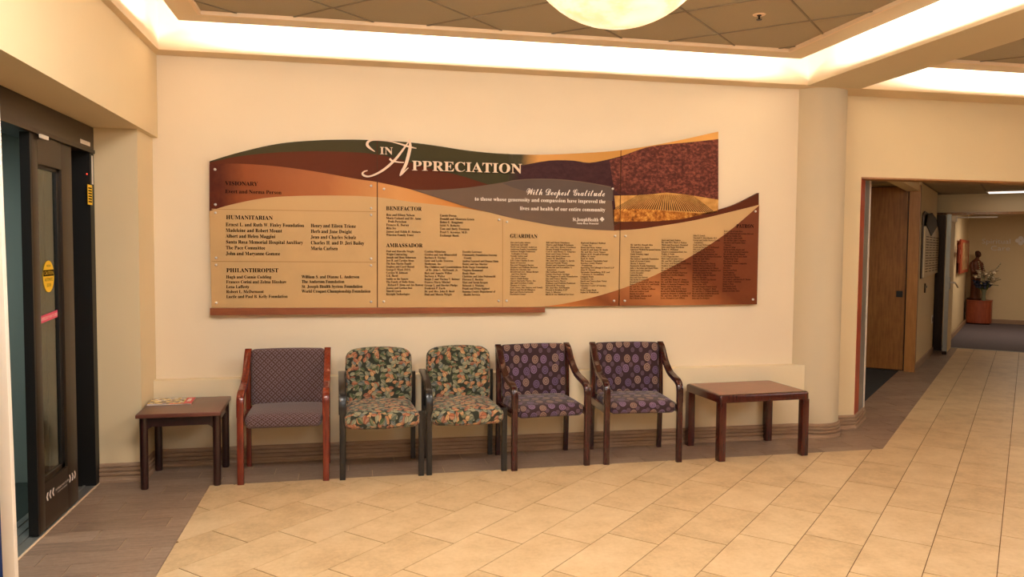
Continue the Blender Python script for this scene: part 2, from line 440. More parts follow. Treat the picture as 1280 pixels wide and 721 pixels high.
def in_view(pts, mar=25):
    for p in pts:
        x, y, z = proj((p[0], p[1], 0))
        if z > 0.3 and -mar < x < 1280+mar and -mar < y < 721+mar: return True
    return False
def build_tiles(tiles, mat, name, limit):
    vis = []; rest = []
    for pieces in tiles:
        pts = [p for pc in pieces for p in pc]
        c = Vector((sum(p[0] for p in pts)/len(pts), sum(p[1] for p in pts)/len(pts)))
        (vis if in_view(pts) else rest).append((c.length, pieces, c))
    vis.sort(key=lambda t: t[0])
    rest += vis[limit:]; vis = vis[:limit]
    for _, pieces, c in vis:
        bm = bmesh.new()
        for pc in pieces: add_prism(bm, pc, -0.003, 0.0, bottom=False)
        finish(bm, name, mat, floor)
    if rest:
        bm = bmesh.new()
        for _, pieces, c in rest:
            for pc in pieces: add_prism(bm, pc, -0.003, 0.0, bottom=False)
        tag(finish(bm, name+'_field', mat, floor), kind='stuff')
# light tiles, laid at 45 degrees in a stepped running bond
G = 0.0022
tiles = []
P0, PV, PU = -0.075, 0.2988, 0.5985
for k in range(-22, 40):
    v1 = P0-PV*k; v0 = v1-PV
    off = 4.60-0.1995*(k-1)
    i0 = int((-6-off)/PU)-1
    for i in range(i0, i0+40):
        u0 = off+i*PU; u1 = u0+PU
        if u0 > 14.9: break
        q = [tuple(UV(a, b)[:2]) for a, b in ((u0+.0034, v0+G), (u1-.0034, v0+G), (u1-.0034, v1-G), (u0+.0034, v1-G))]
        c = UV((u0+u1)/2, (v0+v1)/2)
        if c.y < -3.5 or c.x > 12 or c.x < -1.6: continue
        pieces = []
        a = clip(q, -1, 0, -BX-G)
        a = clip(a, nf[0], nf[1], cf) if a else []
        if len(a) > 2 and abs(parea(a)) > 2e-4: pieces.append(a)
        b = clip(q, -nf[0], -nf[1], -cf)
        b = clip(b, -S2, S2, -VB) if b else []            # v >= VB
        b = clip(b, S2, S2, UE) if b else []
        if len(b) > 2 and abs(parea(b)) > 2e-4: pieces.append(b)
        if pieces and c.y < 12: tiles.append(pieces)
build_tiles(tiles, 'tile_light', 'floor_tile', 290)
# dark planks
tiles = []; PW, PL = 0.1545, 0.49
for k in range(-46, 62):
    y1 = 5.625-PW*k; y0 = y1-PW; off = -1.005+((k*0.1633) % PL)
    for i in range(-3, 24):
        x0 = off+i*PL; x1 = x0+PL
        q = [(x0+.0028, y0+.0012), (x1-.0028, y0+.0012), (x1-.0028, y1-.0012), (x0+.0028, y1-.0012)]
        pieces = []
        a = clip(clip(q, 1, 0, BX-.0015) or [], -1, 0, 1.605)
        if len(a) > 2 and abs(parea(a)) > 2e-4 and y0 > -3.5 and y1 < 6.1: pieces.append(a)
        b = clip(q, -1, 0, -BX)
        b = clip(b, -nf[0], -nf[1], -cf) if b else []
        b = clip(b, S2, -S2, VB) if b else []             # v <= VB
        b = clip(b, S2, S2, UE) if b else []
        if b and y1 > 6.1: b = clip(b, -S2, S2, 1.36)     # v >= -1.36
        if len(b) > 2 and abs(parea(b)) > 2e-4 and (y0 > 6.0 or x0 < 4.8): pieces.append(b)
        if pieces: tiles.append(pieces)
build_tiles(tiles, 'tile_dark', 'floor_plank', 290)
prism('alcove_carpet', 'carpet_dark', [tuple(UV(a, b)[:2]) for a, b in ((7.55, -1.362), (11.2, -1.362), (11.2, -3.4), (7.55, -3.4))], -0.004, 0.001, floor)
prism('carpet', 'carpet', [tuple(UV(a, b)[:2]) for a, b in ((UE+.02, -1.2), (UE+.02, 1.6), (20.2, 1.6), (20.2, -1.2))], -0.06, 0.002, floor)
prism('threshold_strip', 'steel', [tuple(UV(a, b)[:2]) for a, b in ((UE-.02, -1.2), (UE-.02, 1.6), (UE+.03, 1.6), (UE+.03, -1.2))], -0.004, 0.004, floor)

# ================================================================== WALLS
ZS = 2.864; YU = 5.88; YL = 5.80; XW = -1.352; YR = 6.02
def struct(o): return tag(o, kind='structure')
struct(box('wall_back', 'wall', (XW-.05, 3.66, YU, YU+.25, 0, ZS)))
struct(box('trim_1', 'wall_ledge', (XW, 3.703, YL, YU+.02, 0, 0.606), bev=0.004))
# round column
bm = bmesh.new(); add_prism(bm, [(3.815+0.252*math.cos(a), 6.0+0.252*math.sin(a)) for a in [2*PI*k/48 for k in range(48)]], 0, ZS)
struct(finish(bm, 'wall_column', 'beam', None, 30))
VJ = -1.225
jX = lambda u: (u+VJ)*S2
jY = lambda u: (u-VJ)*S2
struct(prism('wall_right', 'wall_left', [(3.9, YR), (jX(7.288), YR), (jX(7.745), jY(7.745)), (jX(7.745)-.5, jY(7.745)+.3), (3.9, 6.6)], 0, ZS))
for n_, a, b, mt, th in (('jamb_panel', 7.29, 7.47, 'redwood', .004), ('jamb_strip', 7.47, 7.69, 'steel', .006), ('jamb_edge', 7.69, 7.75, 'white', .010)):
    p = [UV(a, VJ), UV(b, VJ), UV(b, VJ+th), UV(a, VJ+th)]
    prism(n_, mt, [tuple(q[:2]) for q in p], 0.10 if mt != 'white' else 0.0, 2.18, bpy.data.objects['wall_right'])
struct(box('wall_lintel', 'wall_left', (jX(7.288), 9.5, YR, YR+.16, 2.18, ZS)))
struct(box('trim_2', 'oakframe', (jX(7.288), 7.86, YR-.004, YR+.165, 2.168, 2.181)))
struct(box('wall_right_far', 'wall_left', (7.86, 9.5, YR, YR+.16, 0, ZS)))
# left side: return wall, side wall and the deep header box over the sliding door
struct(box('wall_left', 'wall_left', (XD-.02, XW, 5.48, YU+.2, 0, 2.296)))
struct(box('wall_left_header', 'wall_left', (XD-.55, -1.317, -4, YU+.2, 2.296, ZS)))
struct(box('wall_left_rear', 'wall_left', (XD-.3, -1.40, -4, 2.45, 0, 2.296)))
# room beyond the picture edge
struct(box('wall_rear', 'wall', (-2.0, 9.6, -4.2, -4.0, 0, 3.35)))
struct(box('wall_east', 'wall', (9.5, 9.7, -4.2, YR+.2, 0, 3.35)))

# ribbed baseboard swept along paths
BB = [(0, 0), (.026, 0), (.027, .012), (.020, .022), (.020, .036), (.009, .039), (.009, .044), (.022, .048), (.022, .064), (.008, .067), (.008, .072), (.019, .076), (.019, .090), (.006, .093), (.006, .098), (.015, .102), (.013, .116), (.006, .123), (0, .123)]
def sweep_board(name, path, prof=BB, mat='baseb', side=1):
    """profile offset is to the right-hand side of the path (side=1)"""
    bm = bmesh.new(); rows = []; n = len(path); P = [Vector(p) for p in path]
    for i, p in enumerate(P):
        d1 = (P[i]-P[i-1]).normalized() if i else (P[1]-P[0]).normalized()
        d2 = (P[i+1]-P[i]).normalized() if i < n-1 else d1
        n1 = Vector((d1.y, -d1.x)); n2 = Vector((d2.y, -d2.x)); nn = (n1+n2); nn = nn.normalized()/max(0.35, nn.normalized().dot(n1))
        rows.append([bm.verts.new((p.x+nn.x*o*side, p.y+nn.y*o*side, z)) for o, z in prof])
    for A, B in zip(rows, rows[1:]):
        for k in range(len(prof)-1): bm.faces.new((A[k], B[k], B[k+1], A[k+1]))
    bm.faces.new(rows[0]); bm.faces.new(rows[-1][::-1])
    bmesh.ops.recalc_face_normals(bm, faces=bm.faces[:])
    return struct(finish(bm, name, mat))
arc = [(3.815+0.252*math.cos(a), 6.0+0.252*math.sin(a)) for a in [math.radians(d) for d in range(236, 366, 8)]]
sweep_board('baseboard_left', [(XD, 5.48), (XW, 5.48), (XW, YL-.02)])
sweep_board('baseboard_back', [(XW+.02, YL), (3.66, YL)])
sweep_board('baseboard_column', [(3.66, YL-.012), (3.70, 5.775)]+arc[1:])
sweep_board('baseboard_right', [(4.06, YR), (jX(7.29), YR), (jX(7.76), jY(7.76))])

# ================================================================== CEILING
struct(box('ceiling', 'void', (-2.2, 9.7, -4.2, 6.2, 3.35, 3.4)))
sof = struct(box('ceiling_soffit', 'soffit', (-1.7, 3.80, 5.715, 6.3, ZS, 3.35)))
struct(box('ceiling_soffit_left', 'soffit', (-2.0, -1.268, -4, 5.72, ZS, 3.35)))
struct(box('ceiling_soffit_right', 'soffit', (3.80, 9.7, 5.735, 6.3, ZS, 3.35)))
struct(box('ceiling_beam', 'beam', (3.57, 4.055, -4, 5.74, ZS-.0005, 3.35)))
def tray(name, x0, x1, y0, y1, mx, seedv):
    """floating ceiling tray: plain border, thin moulding, tiles laid on the diagonal"""
    b0, b1 = mx
    yi = 5.30
    t = struct(box(name, 'soffit', [(x0, b0, y0, y1, 3.0, 3.02), (b1, x1, y0, y1, 3.0, 3.02), (b0, b1, yi, y1, 3.0, 3.02), (b0, b1, y0, y0+.2, 3.0, 3.02)]))
    s = 0.022
    box('moulding', 'mold', [(b0, b0+s, y0+.2, yi, 2.994, 3.03), (b1-s, b1, y0+.2, yi, 2.994, 3.03), (b0+s, b1-s, yi-s, yi, 2.994, 3.03)], t)
    X0, X1, Y0, Y1 = b0+s, b1-s, y0+.2, yi-s
    prism('backing', 'void', [(X0, Y0), (X1, Y0), (X1, Y1), (X0, Y1)], 3.035, 3.04, t)
    pit = 0.603; g = 0.006; rest = []; cnt = 0
    u_ref, v_ref = 4.085, -1.822
    for i in range(-14, 20):
        for j in range(-14, 22):
            u0 = u_ref+i*pit; v0 = v_ref+j*pit
            q = [tuple(UV(a, b)[:2]) for a, b in ((u0+g, v0+g), (u0+pit-g, v0+g), (u0+pit-g, v0+pit-g), (u0+g, v0+pit-g))]
            for cl in ((-1, 0, -X0), (1, 0, X1), (0, -1, -Y0), (0, 1, Y1)):
                q = clip(q, *cl) if len(q) > 2 else []
            if len(q) < 3 or abs(parea(q)) < 1e-4: continue
            vis = False
            for p in q:
                x, y, z = proj((p[0], p[1], 3.02))
                if z > .3 and -40 < x < 1320 and -60 < y < 300: vis = True
            if vis:
                bm = bmesh.new(); add_prism(bm, q, 3.018, 3.034); finish(bm, 'ceiling_tile', 'ceil_tile', t)
            else: rest.append(q)
    bm = bmesh.new()
    for q in rest: add_prism(bm, q, 3.018, 3.034)
    tag(finish(bm, 'ceiling_tile_field', 'ceil_tile', t), kind='stuff')
    # T-bars of the grid
    def tb(line_pts):
        q = line_pts
        for cl in ((-1, 0, -X0), (1, 0, X1), (0, -1, -Y0), (0, 1, Y1)):
            q = clip(q, *cl) if len(q) > 2 else []
        if len(q) > 2 and abs(parea(q)) > 1e-4:
            bm = bmesh.new(); add_prism(bm, q, 3.0125, 3.0345); finish(bm, 'grid_bar', 'tbar', t)
    for i in range(-8, 20):
        u0 = u_ref+i*pit; tb([tuple(UV(a, b)[:2]) for a, b in ((u0-.005, -9), (u0+.005, -9), (u0+.005, 12), (u0-.005, 12))])
    for j in range(-8, 18):
        v0 = v_ref+j*pit; tb([tuple(UV(a, b)[:2]) for a, b in ((-9, v0-.005), (20, v0-.005), (20, v0+.005), (-9, v0+.005))])
    return t
tray('ceiling_tray_left', -1.089, 3.347, -3.6, 5.467, (-0.941, 3.157), 1)
tray('ceiling_tray_right', 4.26, 9.3, -3.6, 5.49, (4.44, 9.1), 2)

# sprinkler
p = on_z(949, 18.7, 3.016)
sp = thing('fire_sprinkler', 'small dark sprinkler head in a pale ring on the tiled ceiling', 'sprinkler', (p.x, p.y, 3.018))
bm = bmesh.new(); lathe(bm, [(0, -.004), (.036, -.004), (.040, 0), (.040, .004)]); finish(bm, 'ring', 'mold', sp, 40)
bm = bmesh.new(); lathe(bm, [(0, -.034), (.016, -.034), (.018, -.030), (.006, -.027), (.006, -.010), (.014, -.008), (.014, -.002)]); finish(bm, 'head', 'dark_metal', sp, 40)

# pendant bowl
bw = thing('pendant_bowl_lamp', 'glowing alabaster glass bowl lamp hanging from the tiled ceiling', 'lamp', (1.0, 2.9, 2.40))
R_ = .39
prof = [(0, 0)]+[(R_*math.sin(a), R_*(1-math.cos(a))) for a in [math.radians(d) for d in (4, 8, 14, 20, 26, 32, 38, 44, 48, 51)]]
prof += [(r-.008, z+.004) for r, z in prof[::-1] if r > 0.05]
bm = bmesh.new(); lathe(bm, prof, seg=48); finish(bm, 'bowl', 'alabaster', bw, 60)
rr, rz_ = R_*math.sin(math.radians(51)), R_*(1-math.cos(math.radians(51)))
bm = bmesh.new(); lathe(bm, [(rr-.004, rz_-.006), (rr+.008, rz_-.004), (rr+.010, rz_+.010), (rr-.004, rz_+.012), (rr-.004, rz_-.006)], seg=48); finish(bm, 'rim', 'dark_metal', bw, 60)
for k in range(3):
    a = math.radians(188+120*k); bm = bmesh.new()
    tube(bm, [((rr-.03)*math.cos(a), (rr-.03)*math.sin(a), rz_-.05), ((rr+.012)*math.cos(a), (rr+.012)*math.sin(a), rz_-.015), ((rr+.010)*math.cos(a), (rr+.010)*math.sin(a), rz_+.02), (.03*math.cos(a), .03*math.sin(a), .56)], .009)
    finish(bm, 'hanging_rod', 'dark_metal', bw, 60)
bm = bmesh.new(); lathe(bm, [(0, .615), (.075, .612), (.07, .585), (.03, .56), (0, .555)]); finish(bm, 'canopy', 'dark_metal', bw, 40)
pl = bpy.data.lights.new('bowl_bulb', 'POINT'); pl.energy = 22; pl.color = (1, .78, .5); pl.shadow_soft_size = .06
po = bpy.data.objects.new('bowl_bulb', pl); COL.objects.link(po); po.location = (1.0, 2.9, 2.62)

# ================================================================== SLIDING DOOR (left)
dr = thing('sliding_door', None, None, (XD, 4.4, 0))
dr.name = 'door_1'; tag(dr, kind='structure')
def dbox(name, mat, x0, x1, y0, y1, z0, z1, parent=dr, bev=0.0):
    """box given in room coordinates, stored relative to the door's base"""
    o = box(name, mat, (x0-XD, x1-XD, y0-4.4, y1-4.4, z0, z1), parent, bev); return o
dbox('header', 'bronze', XD-.20, XD, 2.45, 5.478, 2.135, 2.294, bev=.003)
dbox('header_lip', 'bronze', XD-.004, XD+.006, 2.45, 5.478, 2.128, 2.150)
dbox('jamb_post', 'blackm', XD-.20, XD-.002, 5.40, 5.478, 0, 2.135)
dbox('fixed_panel_stile', 'blackm', XD-.16, XD-.105, 5.08, 5.16, 0, 2.135)
dbox('fixed_panel_stile', 'bronze', XD-.15, XD-.11, 5.20, 5.225, 0, 2.135)
dbox('pocket_back', 'blackm', XD-.22, XD-.18, 5.12, 5.46, 0, 2.135)
# moving leaf
lx0, lx1 = XD-.060, XD-.012; ly0, ly1 = 4.485, 5.10
leaf = dbox('door_leaf', 'blackm', lx0, lx1-.001, ly0, ly0+.022, .01, 2.128)
dbox('stile', 'bronze', lx0, lx1, ly0+.022, ly0+.10, .01, 2.128, bev=.002)
dbox('stile', 'bronze', lx0, lx1, ly1-.17, ly1, .01, 2.128, bev=.002)
dbox('top_rail', 'bronze', lx0, lx1, ly0+.10, ly1-.17, 1.975, 2.128)
dbox('bottom_rail', 'bronze', lx0, lx1, ly0+.10, ly1-.17, .01, .26)
dbox('glazing_bead', 'bronze', lx0+.010, lx1-.014, ly0+.10, ly0+.115, .26, 1.975)
dbox('glazing_bead', 'blackm', lx0+.010, lx1-.014, ly1-.215, ly1-.17, .26, 1.975)
dbox('glazing_bead', 'bronze', lx0+.010, lx1-.014, ly0+.10, ly1-.17, .26, .285)
dbox('glazing_bead', 'blackm', lx0+.010, lx1-.014, ly0+.10, ly1-.17, 1.955, 1.975)
dbox('glass_pane', 'glass', lx0+.018, lx0+.024, ly0+.115, ly1-.215, .285, 1.955)
for k in range(3): dbox('track_rail', 'steel', XD-.19+.055*k, XD-.175+.055*k, 2.45, 5.40, .0, .008)
dbox('threshold', 'steel', XD-.22, XD-.006, 2.45, 5.41, -.02, .002)
dbox('threshold_edge', 'mold', XD-.006, XD+.006, 2.45, 5.478, -.02, .003)
dbox('sensor_strip', 'white', XD+.006, XD+.010, 5.405, 5.425, 1.93, 2.11)
dbox('header_label', 'white', XD+.0005, XD+.003, 5.22, 5.40, 2.165, 2.19)
dbox('roller_guide', 'white', XD+.006, XD+.016, 4.56, 4.67, 2.108, 2.128)
dbox('indicator_light', 'red_led', XD-.003, XD+.001, 5.335, 5.342, 1.985, 1.992)

# text -> mesh
def mb(s):
    return ''.join(chr(0x1D400+ord(c)-65) if 'A' <= c <= 'Z' else chr(0x1D41A+ord(c)-97) if 'a' <= c <= 'z' else c for c in s)
def ms(s):
    return ''.join(chr(0x1D4D0+ord(c)-65) if 'A' <= c <= 'Z' else chr(0x1D4EA+ord(c)-97) if 'a' <= c <= 'z' else c for c in s)
DG = None
def text_mesh(body, pitch=1.0, extrude=0.0, align='LEFT'):
    c = bpy.data.curves.new('lettering', 'FONT'); c.body = body; c.size = 1; c.resolution_u = 2; c.space_line = pitch
    c.extrude = extrude; c.align_x = align
    o = bpy.data.objects.new('lettering', c); COL.objects.link(o)
    dg = bpy.context.evaluated_depsgraph_get(); dg.update()
    me = bpy.data.meshes.new_from_object(o.evaluated_get(dg)); bpy.data.objects.remove(o); bpy.data.curves.remove(c)
    return me
def place_text(body, mat, origin, xdir, zdir, width, cap, parent, name='lettering', lines=1, pitch_m=None, raise_=0.0006, align='LEFT', depth=0.0, loc0=None):
    """flat lettering: baseline starts at origin, runs along xdir; width and capital height in metres"""
    s = cap/0.70
    me = text_mesh(body, (pitch_m/s if pitch_m else 1.0), depth/s if depth else 0.0, align)
    xs = [v.co.x for v in me.vertices]; x0, x1 = min(xs), max(xs)
    kx = width/(x1-x0); X = Vector(xdir).normalized(); Z = Vector(zdir).normalized(); N = X.cross(Z)
    org = Vector(origin)-Vector(loc0 or (0, 0, 0))
    for v in me.vertices:
        p = v.co.copy(); xx = (p.x-x0)*kx if align == 'LEFT' else p.x*kx
        v.co = org+X*xx+Z*(p.y*s)+N*(p.z*s+raise_)
    me.materials.clear(); me.materials.append(M[mat] if isinstance(mat, str) else mat)
    o = bpy.data.objects.new(name, me); COL.objects.link(o); o.parent = parent; return o

def split_letters(o, name, axis):
    """one object per letter"""
    bm = bmesh.new(); bm.from_mesh(o.data); left = set(bm.verts); comps = []
    while left:
        st_ = [left.pop()]; c = set(st_)
        while st_:
            v = st_.pop()
            for e in v.link_edges:
                q = e.other_vert(v)
                if q in left: left.discard(q); c.add(q); st_.append(q)
        xs = [v.co.dot(axis) for v in c]; comps.append([min(xs), max(xs), c])
    comps.sort(key=lambda t: t[0]); merged = []
    for a, b, c in comps:
        if merged and a < merged[-1][1]-1e-4: merged[-1][1] = max(b, merged[-1][1]); merged[-1][2] |= c
        else: merged.append([a, b, c])
    for a, b, c in merged:
        nb = bmesh.new(); mp = {v: nb.verts.new(v.co) for v in c}
        for f in bm.faces:
            if f.verts[0] in c: nb.faces.new([mp[v] for v in f.verts])
        finish(nb, name, o.data.materials[0], o.parent)
    bm.free(); bpy.data.objects.remove(o)
# stickers on the door, facing the room (+X); reading direction runs away from the camera (+Y)
L0 = (XD, 4.4, 0); sx = lx0+.026
def dprism(name, mat, pts, x0, x1, parent=dr):
    bm = bmesh.new(); a = [bm.verts.new((x1-XD, y-4.4, z)) for y, z in pts]; b = [bm.verts.new((x0-XD, y-4.4, z)) for y, z in pts]; n = len(pts)
    bm.faces.new(a); bm.faces.new(b[::-1])
    for i in range(n): bm.faces.new((b[i], b[(i+1) % n], a[(i+1) % n], a[i]))
    bmesh.ops.recalc_face_normals(bm, faces=bm.faces[:]); return finish(bm, name, mat, parent)
cy_, cz_ = 4.765, 1.372
st = dprism('caution_sticker', 'yellow', [(cy_+.080*math.cos(a), cz_+.088*math.sin(a)) for a in [2*PI*k/28 for k in range(28)]], sx, sx+.0012)
dprism('caution_band', 'ink', [(cy_-.076, cz_+.002), (cy_+.076, cz_+.002), (cy_+.076, cz_+.036), (cy_-.076, cz_+.036)], sx+.0012, sx+.0016, st)
YD, ZD = (0, 1, 0), (0, 0, 1)
place_text('CAUTION', 'yellow', (sx+.0016, cy_-.066, cz_+.009), YD, ZD, .132, .021, st, loc0=L0)
place_text('NON', 'ink', (sx+.0012, cy_-.028, cz_+.052), YD, ZD, .056, .013, st, loc0=L0)
place_text('AUTOMATIC', 'ink', (sx+.0012, cy_-.058, cz_-.026), YD, ZD, .116, .018, st, loc0=L0)
place_text('DOOR', 'ink', (sx+.0012, cy_-.030, cz_-.057), YD, ZD, .060, .018, st, loc0=L0)
st = dprism('pink_sticker', 'pink', [(4.62, 1.120), (4.885, 1.136), (4.885, 1.176), (4.62, 1.160)], sx, sx+.0012)
place_text('IN EMERGENCY PUSH TO OPEN', 'inkw', (sx+.0012, 4.63, 1.132), (0, 1, .055), ZD, .25, .018, st, loc0=L0)
st = dprism('yellow_label', 'yellow', [(5.345, 1.80), (5.43, 1.80), (5.43, 1.925), (5.345, 1.925)], XD-.002, XD+.0005)
for k in range(6):
    dprism('label_line', 'ink', [(5.355, 1.815+.017*k), (5.42, 1.815+.017*k), (5.42, 1.823+.017*k), (5.355, 1.823+.017*k)], XD+.0005, XD+.001, st)
zz = .178
bx_ = lx1+.0004
def chev(y, s, z=zz, d=-1):
    dprism('arrow_mark', 'inkw', [(y, z), (y-d*.6*s, z+s), (y-d*1.2*s, z+s), (y-d*.6*s, z), (y-d*1.2*s, z-s), (y-d*.6*s, z-s)], bx_-.0004, bx_+.0008)
for k in range(3): chev(4.60+.042*k, .022, zz, -1)
for k in range(3): chev(5.06-.042*k, .022, zz, 1)
place_text('IN EMERGENCY PUSH TO OPEN', 'inkw', (bx_, 4.735, zz-.006), YD, ZD, .205, .012, dr, loc0=L0)
place_text('PUSH ANYWHERE ON DOOR', 'inkw', (bx_, 4.76, zz-.024), YD, ZD, .15, .008, dr, loc0=L0)
# vestibule beyond the door
struct(box('wall_vestibule', 'vest_wall', [(-4.2, XD-.10, 5.56, 5.7, 0, 2.3), (-4.4, -4.2, 2.0, 5.7, 0, 2.3), (-4.4, XD-.3, 1.9, 2.0, 0, 2.3)]))
struct(box('ceiling_vestibule', 'vest_wall', (-4.4, XD-.2, 1.9, 5.7, 2.29, 2.35)))
fv = struct(box('floor_vestibule', 'vest_floor', (-4.4, XD-.22, 1.9, 5.6, -.05, -.001)))

# ================================================================== DISPLAY STAND at the left edge
sg = thing('sign_stand', 'white framed display panel with blue and green print at the left edge', 'sign', (-1.42, 3.0, 0.0)); sg.rotation_euler = (0, math.radians(-.75), 0)
def sbox(n, mt, x0, x1, z0, z1, y0=-.015, y1=.015): return box(n, mt, (x0+1.42, x1+1.42, y0, y1, z0, z1), sg, .002)
sbox('frame', 'white', -1.192, -1.153, 0.03, 2.15); sbox('frame', 'white', -1.72, -1.675, 0.03, 2.15)
sbox('frame', 'white', -1.675, -1.192, 2.105, 2.15); sbox('frame', 'white', -1.675, -1.192, 0.03, 0.075)
sbox('cross_bar', 'white', -1.675, -1.192, 0.752, 0.787)
sbox('upper_panel', 'green', -1.675, -1.192, 0.787, 2.105, -.013, .006); sbox('lower_panel', 'blue', -1.675, -1.192, 0.075, 0.752, -.013, .006)
for xx in (-1.66, -1.22): sbox('foot', 'steel', xx-.02, xx+.02, 0.0, 0.03, -.18, .18)

# ================================================================== DONOR PLAQUE
YP = 5.84
pq = thing('donor_wall_plaque', 'wide curved donor appreciation plaque with names and vineyard picture on the wall', 'plaque', (1.2, YU, 1.2))
PB = Vector((1.2, YU, 1.2))
def W(px, py):
    p = on_y(px, py, YP); return (p.x, p.z)
def slab(name, mat, xz, yf, yb=YU-.001, parent=pq, smooth=None):
    if len(xz) < 3: return None
    if parea(xz) < 0: xz = xz[::-1]
    bm = bmesh.new(); n = len(xz)
    a = [bm.verts.new((x-PB.x, yf-PB.y, z-PB.z)) for x, z in xz]; b = [bm.verts.new((x-PB.x, yb-PB.y, z-PB.z)) for x, z in xz]
    bm.faces.new(a); bm.faces.new(b[::-1])
    for i in range(n): bm.faces.new((b[i], b[(i+1) % n], a[(i+1) % n], a[i]))
    return finish(bm, name, mat, parent, smooth)
def crv(pts, n=5): return [tuple(v) for v in spline(pts, n)]
TOP = crv([(261.7, 201.4), (298.8, 190.3), (347.7, 179.5), (396.5, 175.2), (440, 174.3), (470.7, 175.2), (512.8, 177.8), (550, 182.7), (581.9, 187.6), (622.5, 191.6), (670, 193.2), (720, 191.6), (775.8, 187.6), (836.5, 177.8), (898.4, 164.2)])
OLV = crv([(261.7, 203), (298.8, 195.2), (347.7, 190.3), (396.5, 188.9), (445.3, 190.3), (472, 193.2), (500, 199), (541, 211.5), (573.7, 219), (610.3, 230.5)])
BRN = crv([(628.6, 228), (582, 234.7), (541, 237.4), (512.8, 236.4)])
ORT = crv([(261.7, 205.3), (298.8, 204.5), (347.7, 207.9), (396.5, 214.7), (445.3, 223.5), (472, 227.6), (515, 237), (541, 245.3), (582, 258.1), (610, 265)])
ORB = crv([(610, 265.2), (582, 260.5), (547, 255.9), (515, 252.4), (471, 246.3), (425.8, 244.4), (367.2, 245), (328, 247.9), (289, 255.7), (261.7, 263.9)])
LNB = crv([(515, 237), (541, 245.3), (582, 258.1), (608.3, 264.6), (634.7, 271.3), (663, 276.8), (690, 281.7), (720, 285.2), (745, 287.3), (767.5, 288.2)])
LNT = crv([(767.5, 234), (736.6, 228.3), (703, 224.3), (670, 223.3), (643, 225), (628.6, 228), (582, 234.7), (541, 237.4), (515, 237)])
TNR = crv([(767.5, 288.2), (795, 286.5), (819.8, 283.2), (869.8, 274.9), (919.7, 263.2), (949, 255.9)])
PHB = [(775.8, 277), (819.8, 276.5), (853, 273.5), (897.5, 263)]
BOT = [(946, 380.3), (680, 383.4), (620, 384.2), (264.5, 384.6)]
M['olive'] = plain('olive_print', rgb(66, 60, 36), 0.55)
M['brownp'] = plain('brown_print', rgb(92, 42, 22), 0.55)
M['tanp'] = plain('tan_print', rgb(200, 164, 116), 0.4, vary=.03)
M['joint'] = plain('panel_joint', rgb(176, 138, 92), 0.4, vary=.03)
M['lens'] = plain('mauve_print', rgb(108, 88, 74), 0.5)
M['lens2'] = plain('slate_print', rgb(92, 78, 72), 0.5)
M['boardb'] = plain('umber_board', rgb(82, 46, 26), 0.5)
M['seam'] = plain('seam_dark', rgb(50, 28, 16), 0.7)
M['shelfw'] = wood_mat('ledge_wood', rgb(124, 62, 30), rgb(150, 82, 44), 0.45, (1, 8, 30), 0.1)
def grad(name, stops, ax='X', lo=0, hi=1, extra=None):
    t = NT(name); s = t.n('ShaderNodeSeparateXYZ'); t.l(t.coord(), s.inputs[0])
    v = s.outputs['XYZ'.index(ax)] if extra is None else t.math('ADD', t.math('MULTIPLY', s.outputs[0], extra[0]), t.math('MULTIPLY', s.outputs[2], extra[1]))
    mr = t.n('ShaderNodeMapRange'); mr.inputs[1].default_value = lo; mr.inputs[2].default_value = hi; t.l(v, mr.inputs[0])
    n = t.noise(t.coord(), 14, 3); f = t.math('ADD', mr.outputs[0], t.math('MULTIPLY_ADD', n.outputs[0], .04, -.02))
    t.base(t.ramp(f, stops)); t.rough(.4); return t.m
M['orangep'] = grad('orange_print', [(0, rgb(84, 34, 20)), (.08, rgb(140, 74, 38)), (.35, rgb(168, 100, 54)), (.60, rgb(214, 154, 92)), (.80, rgb(206, 134, 66)), (1, rgb(100, 36, 16))], 'X', -2.1, -.03)
M['skyp'] = grad('sunset_print', [(0, rgb(66, 60, 36)), (.09, rgb(214, 156, 84)), (.5, rgb(196, 142, 70)), (1, rgb(226, 168, 92))], 'X', .06, 1.6)
M['patronp'] = grad('copper_print', [(0, rgb(78, 36, 22)), (.22, rgb(122, 66, 38)), (.42, rgb(196, 122, 64)), (.58, rgb(134, 74, 42)), (.78, rgb(186, 118, 70)), (1, rgb(118, 62, 36))], 'X', -.55, 1.1, extra=(.62, .95))
M['goldp'] = NT('scrub_print').m
def mottled(name, stops, scale, st=(1, 1, 1)):
    t = NT(name); n = t.noise(t.coord('Object', st), scale, 6, .7); t.base(t.ramp(n.outputs[0], stops)); t.rough(.45); return t.m
M['goldp'] = mottled('scrub_print', [(.3, rgb(70, 30, 14)), (.5, rgb(176, 106, 40)), (.7, rgb(236, 176, 84))], 30)
def hill(name, stops, scale, zlo, zhi, fade=None):
    t = NT(name); s = t.n('ShaderNodeSeparateXYZ'); t.l(t.coord(), s.inputs[0]); n = t.noise(t.coord('Object', (1, 1, 1.4)), scale, 8, .75)
    mr = t.n('ShaderNodeMapRange'); mr.inputs[1].default_value = zlo; mr.inputs[2].default_value = zhi
    t.l(t.math('ADD', s.outputs[2], t.math('MULTIPLY', s.outputs[0], .22)), mr.inputs[0])
    f = t.math('ADD', t.math('MULTIPLY', mr.outputs[0], .55), t.math('MULTIPLY_ADD', n.outputs[0], 1.3, -.55))
    c = t.ramp(f, stops)
    if fade:
        m2 = t.n('ShaderNodeMapRange'); m2.inputs[1].default_value = fade[0]; m2.inputs[2].default_value = fade[1]; t.l(s.outputs[0], m2.inputs[0]); c = t.mix(m2.outputs[0], rgb(66, 60, 36), c)
    t.base(c); t.rough(.45); return t.m
fx0 = W(632, 200)[0]-PB.x; fx1 = W(650, 200)[0]-PB.x
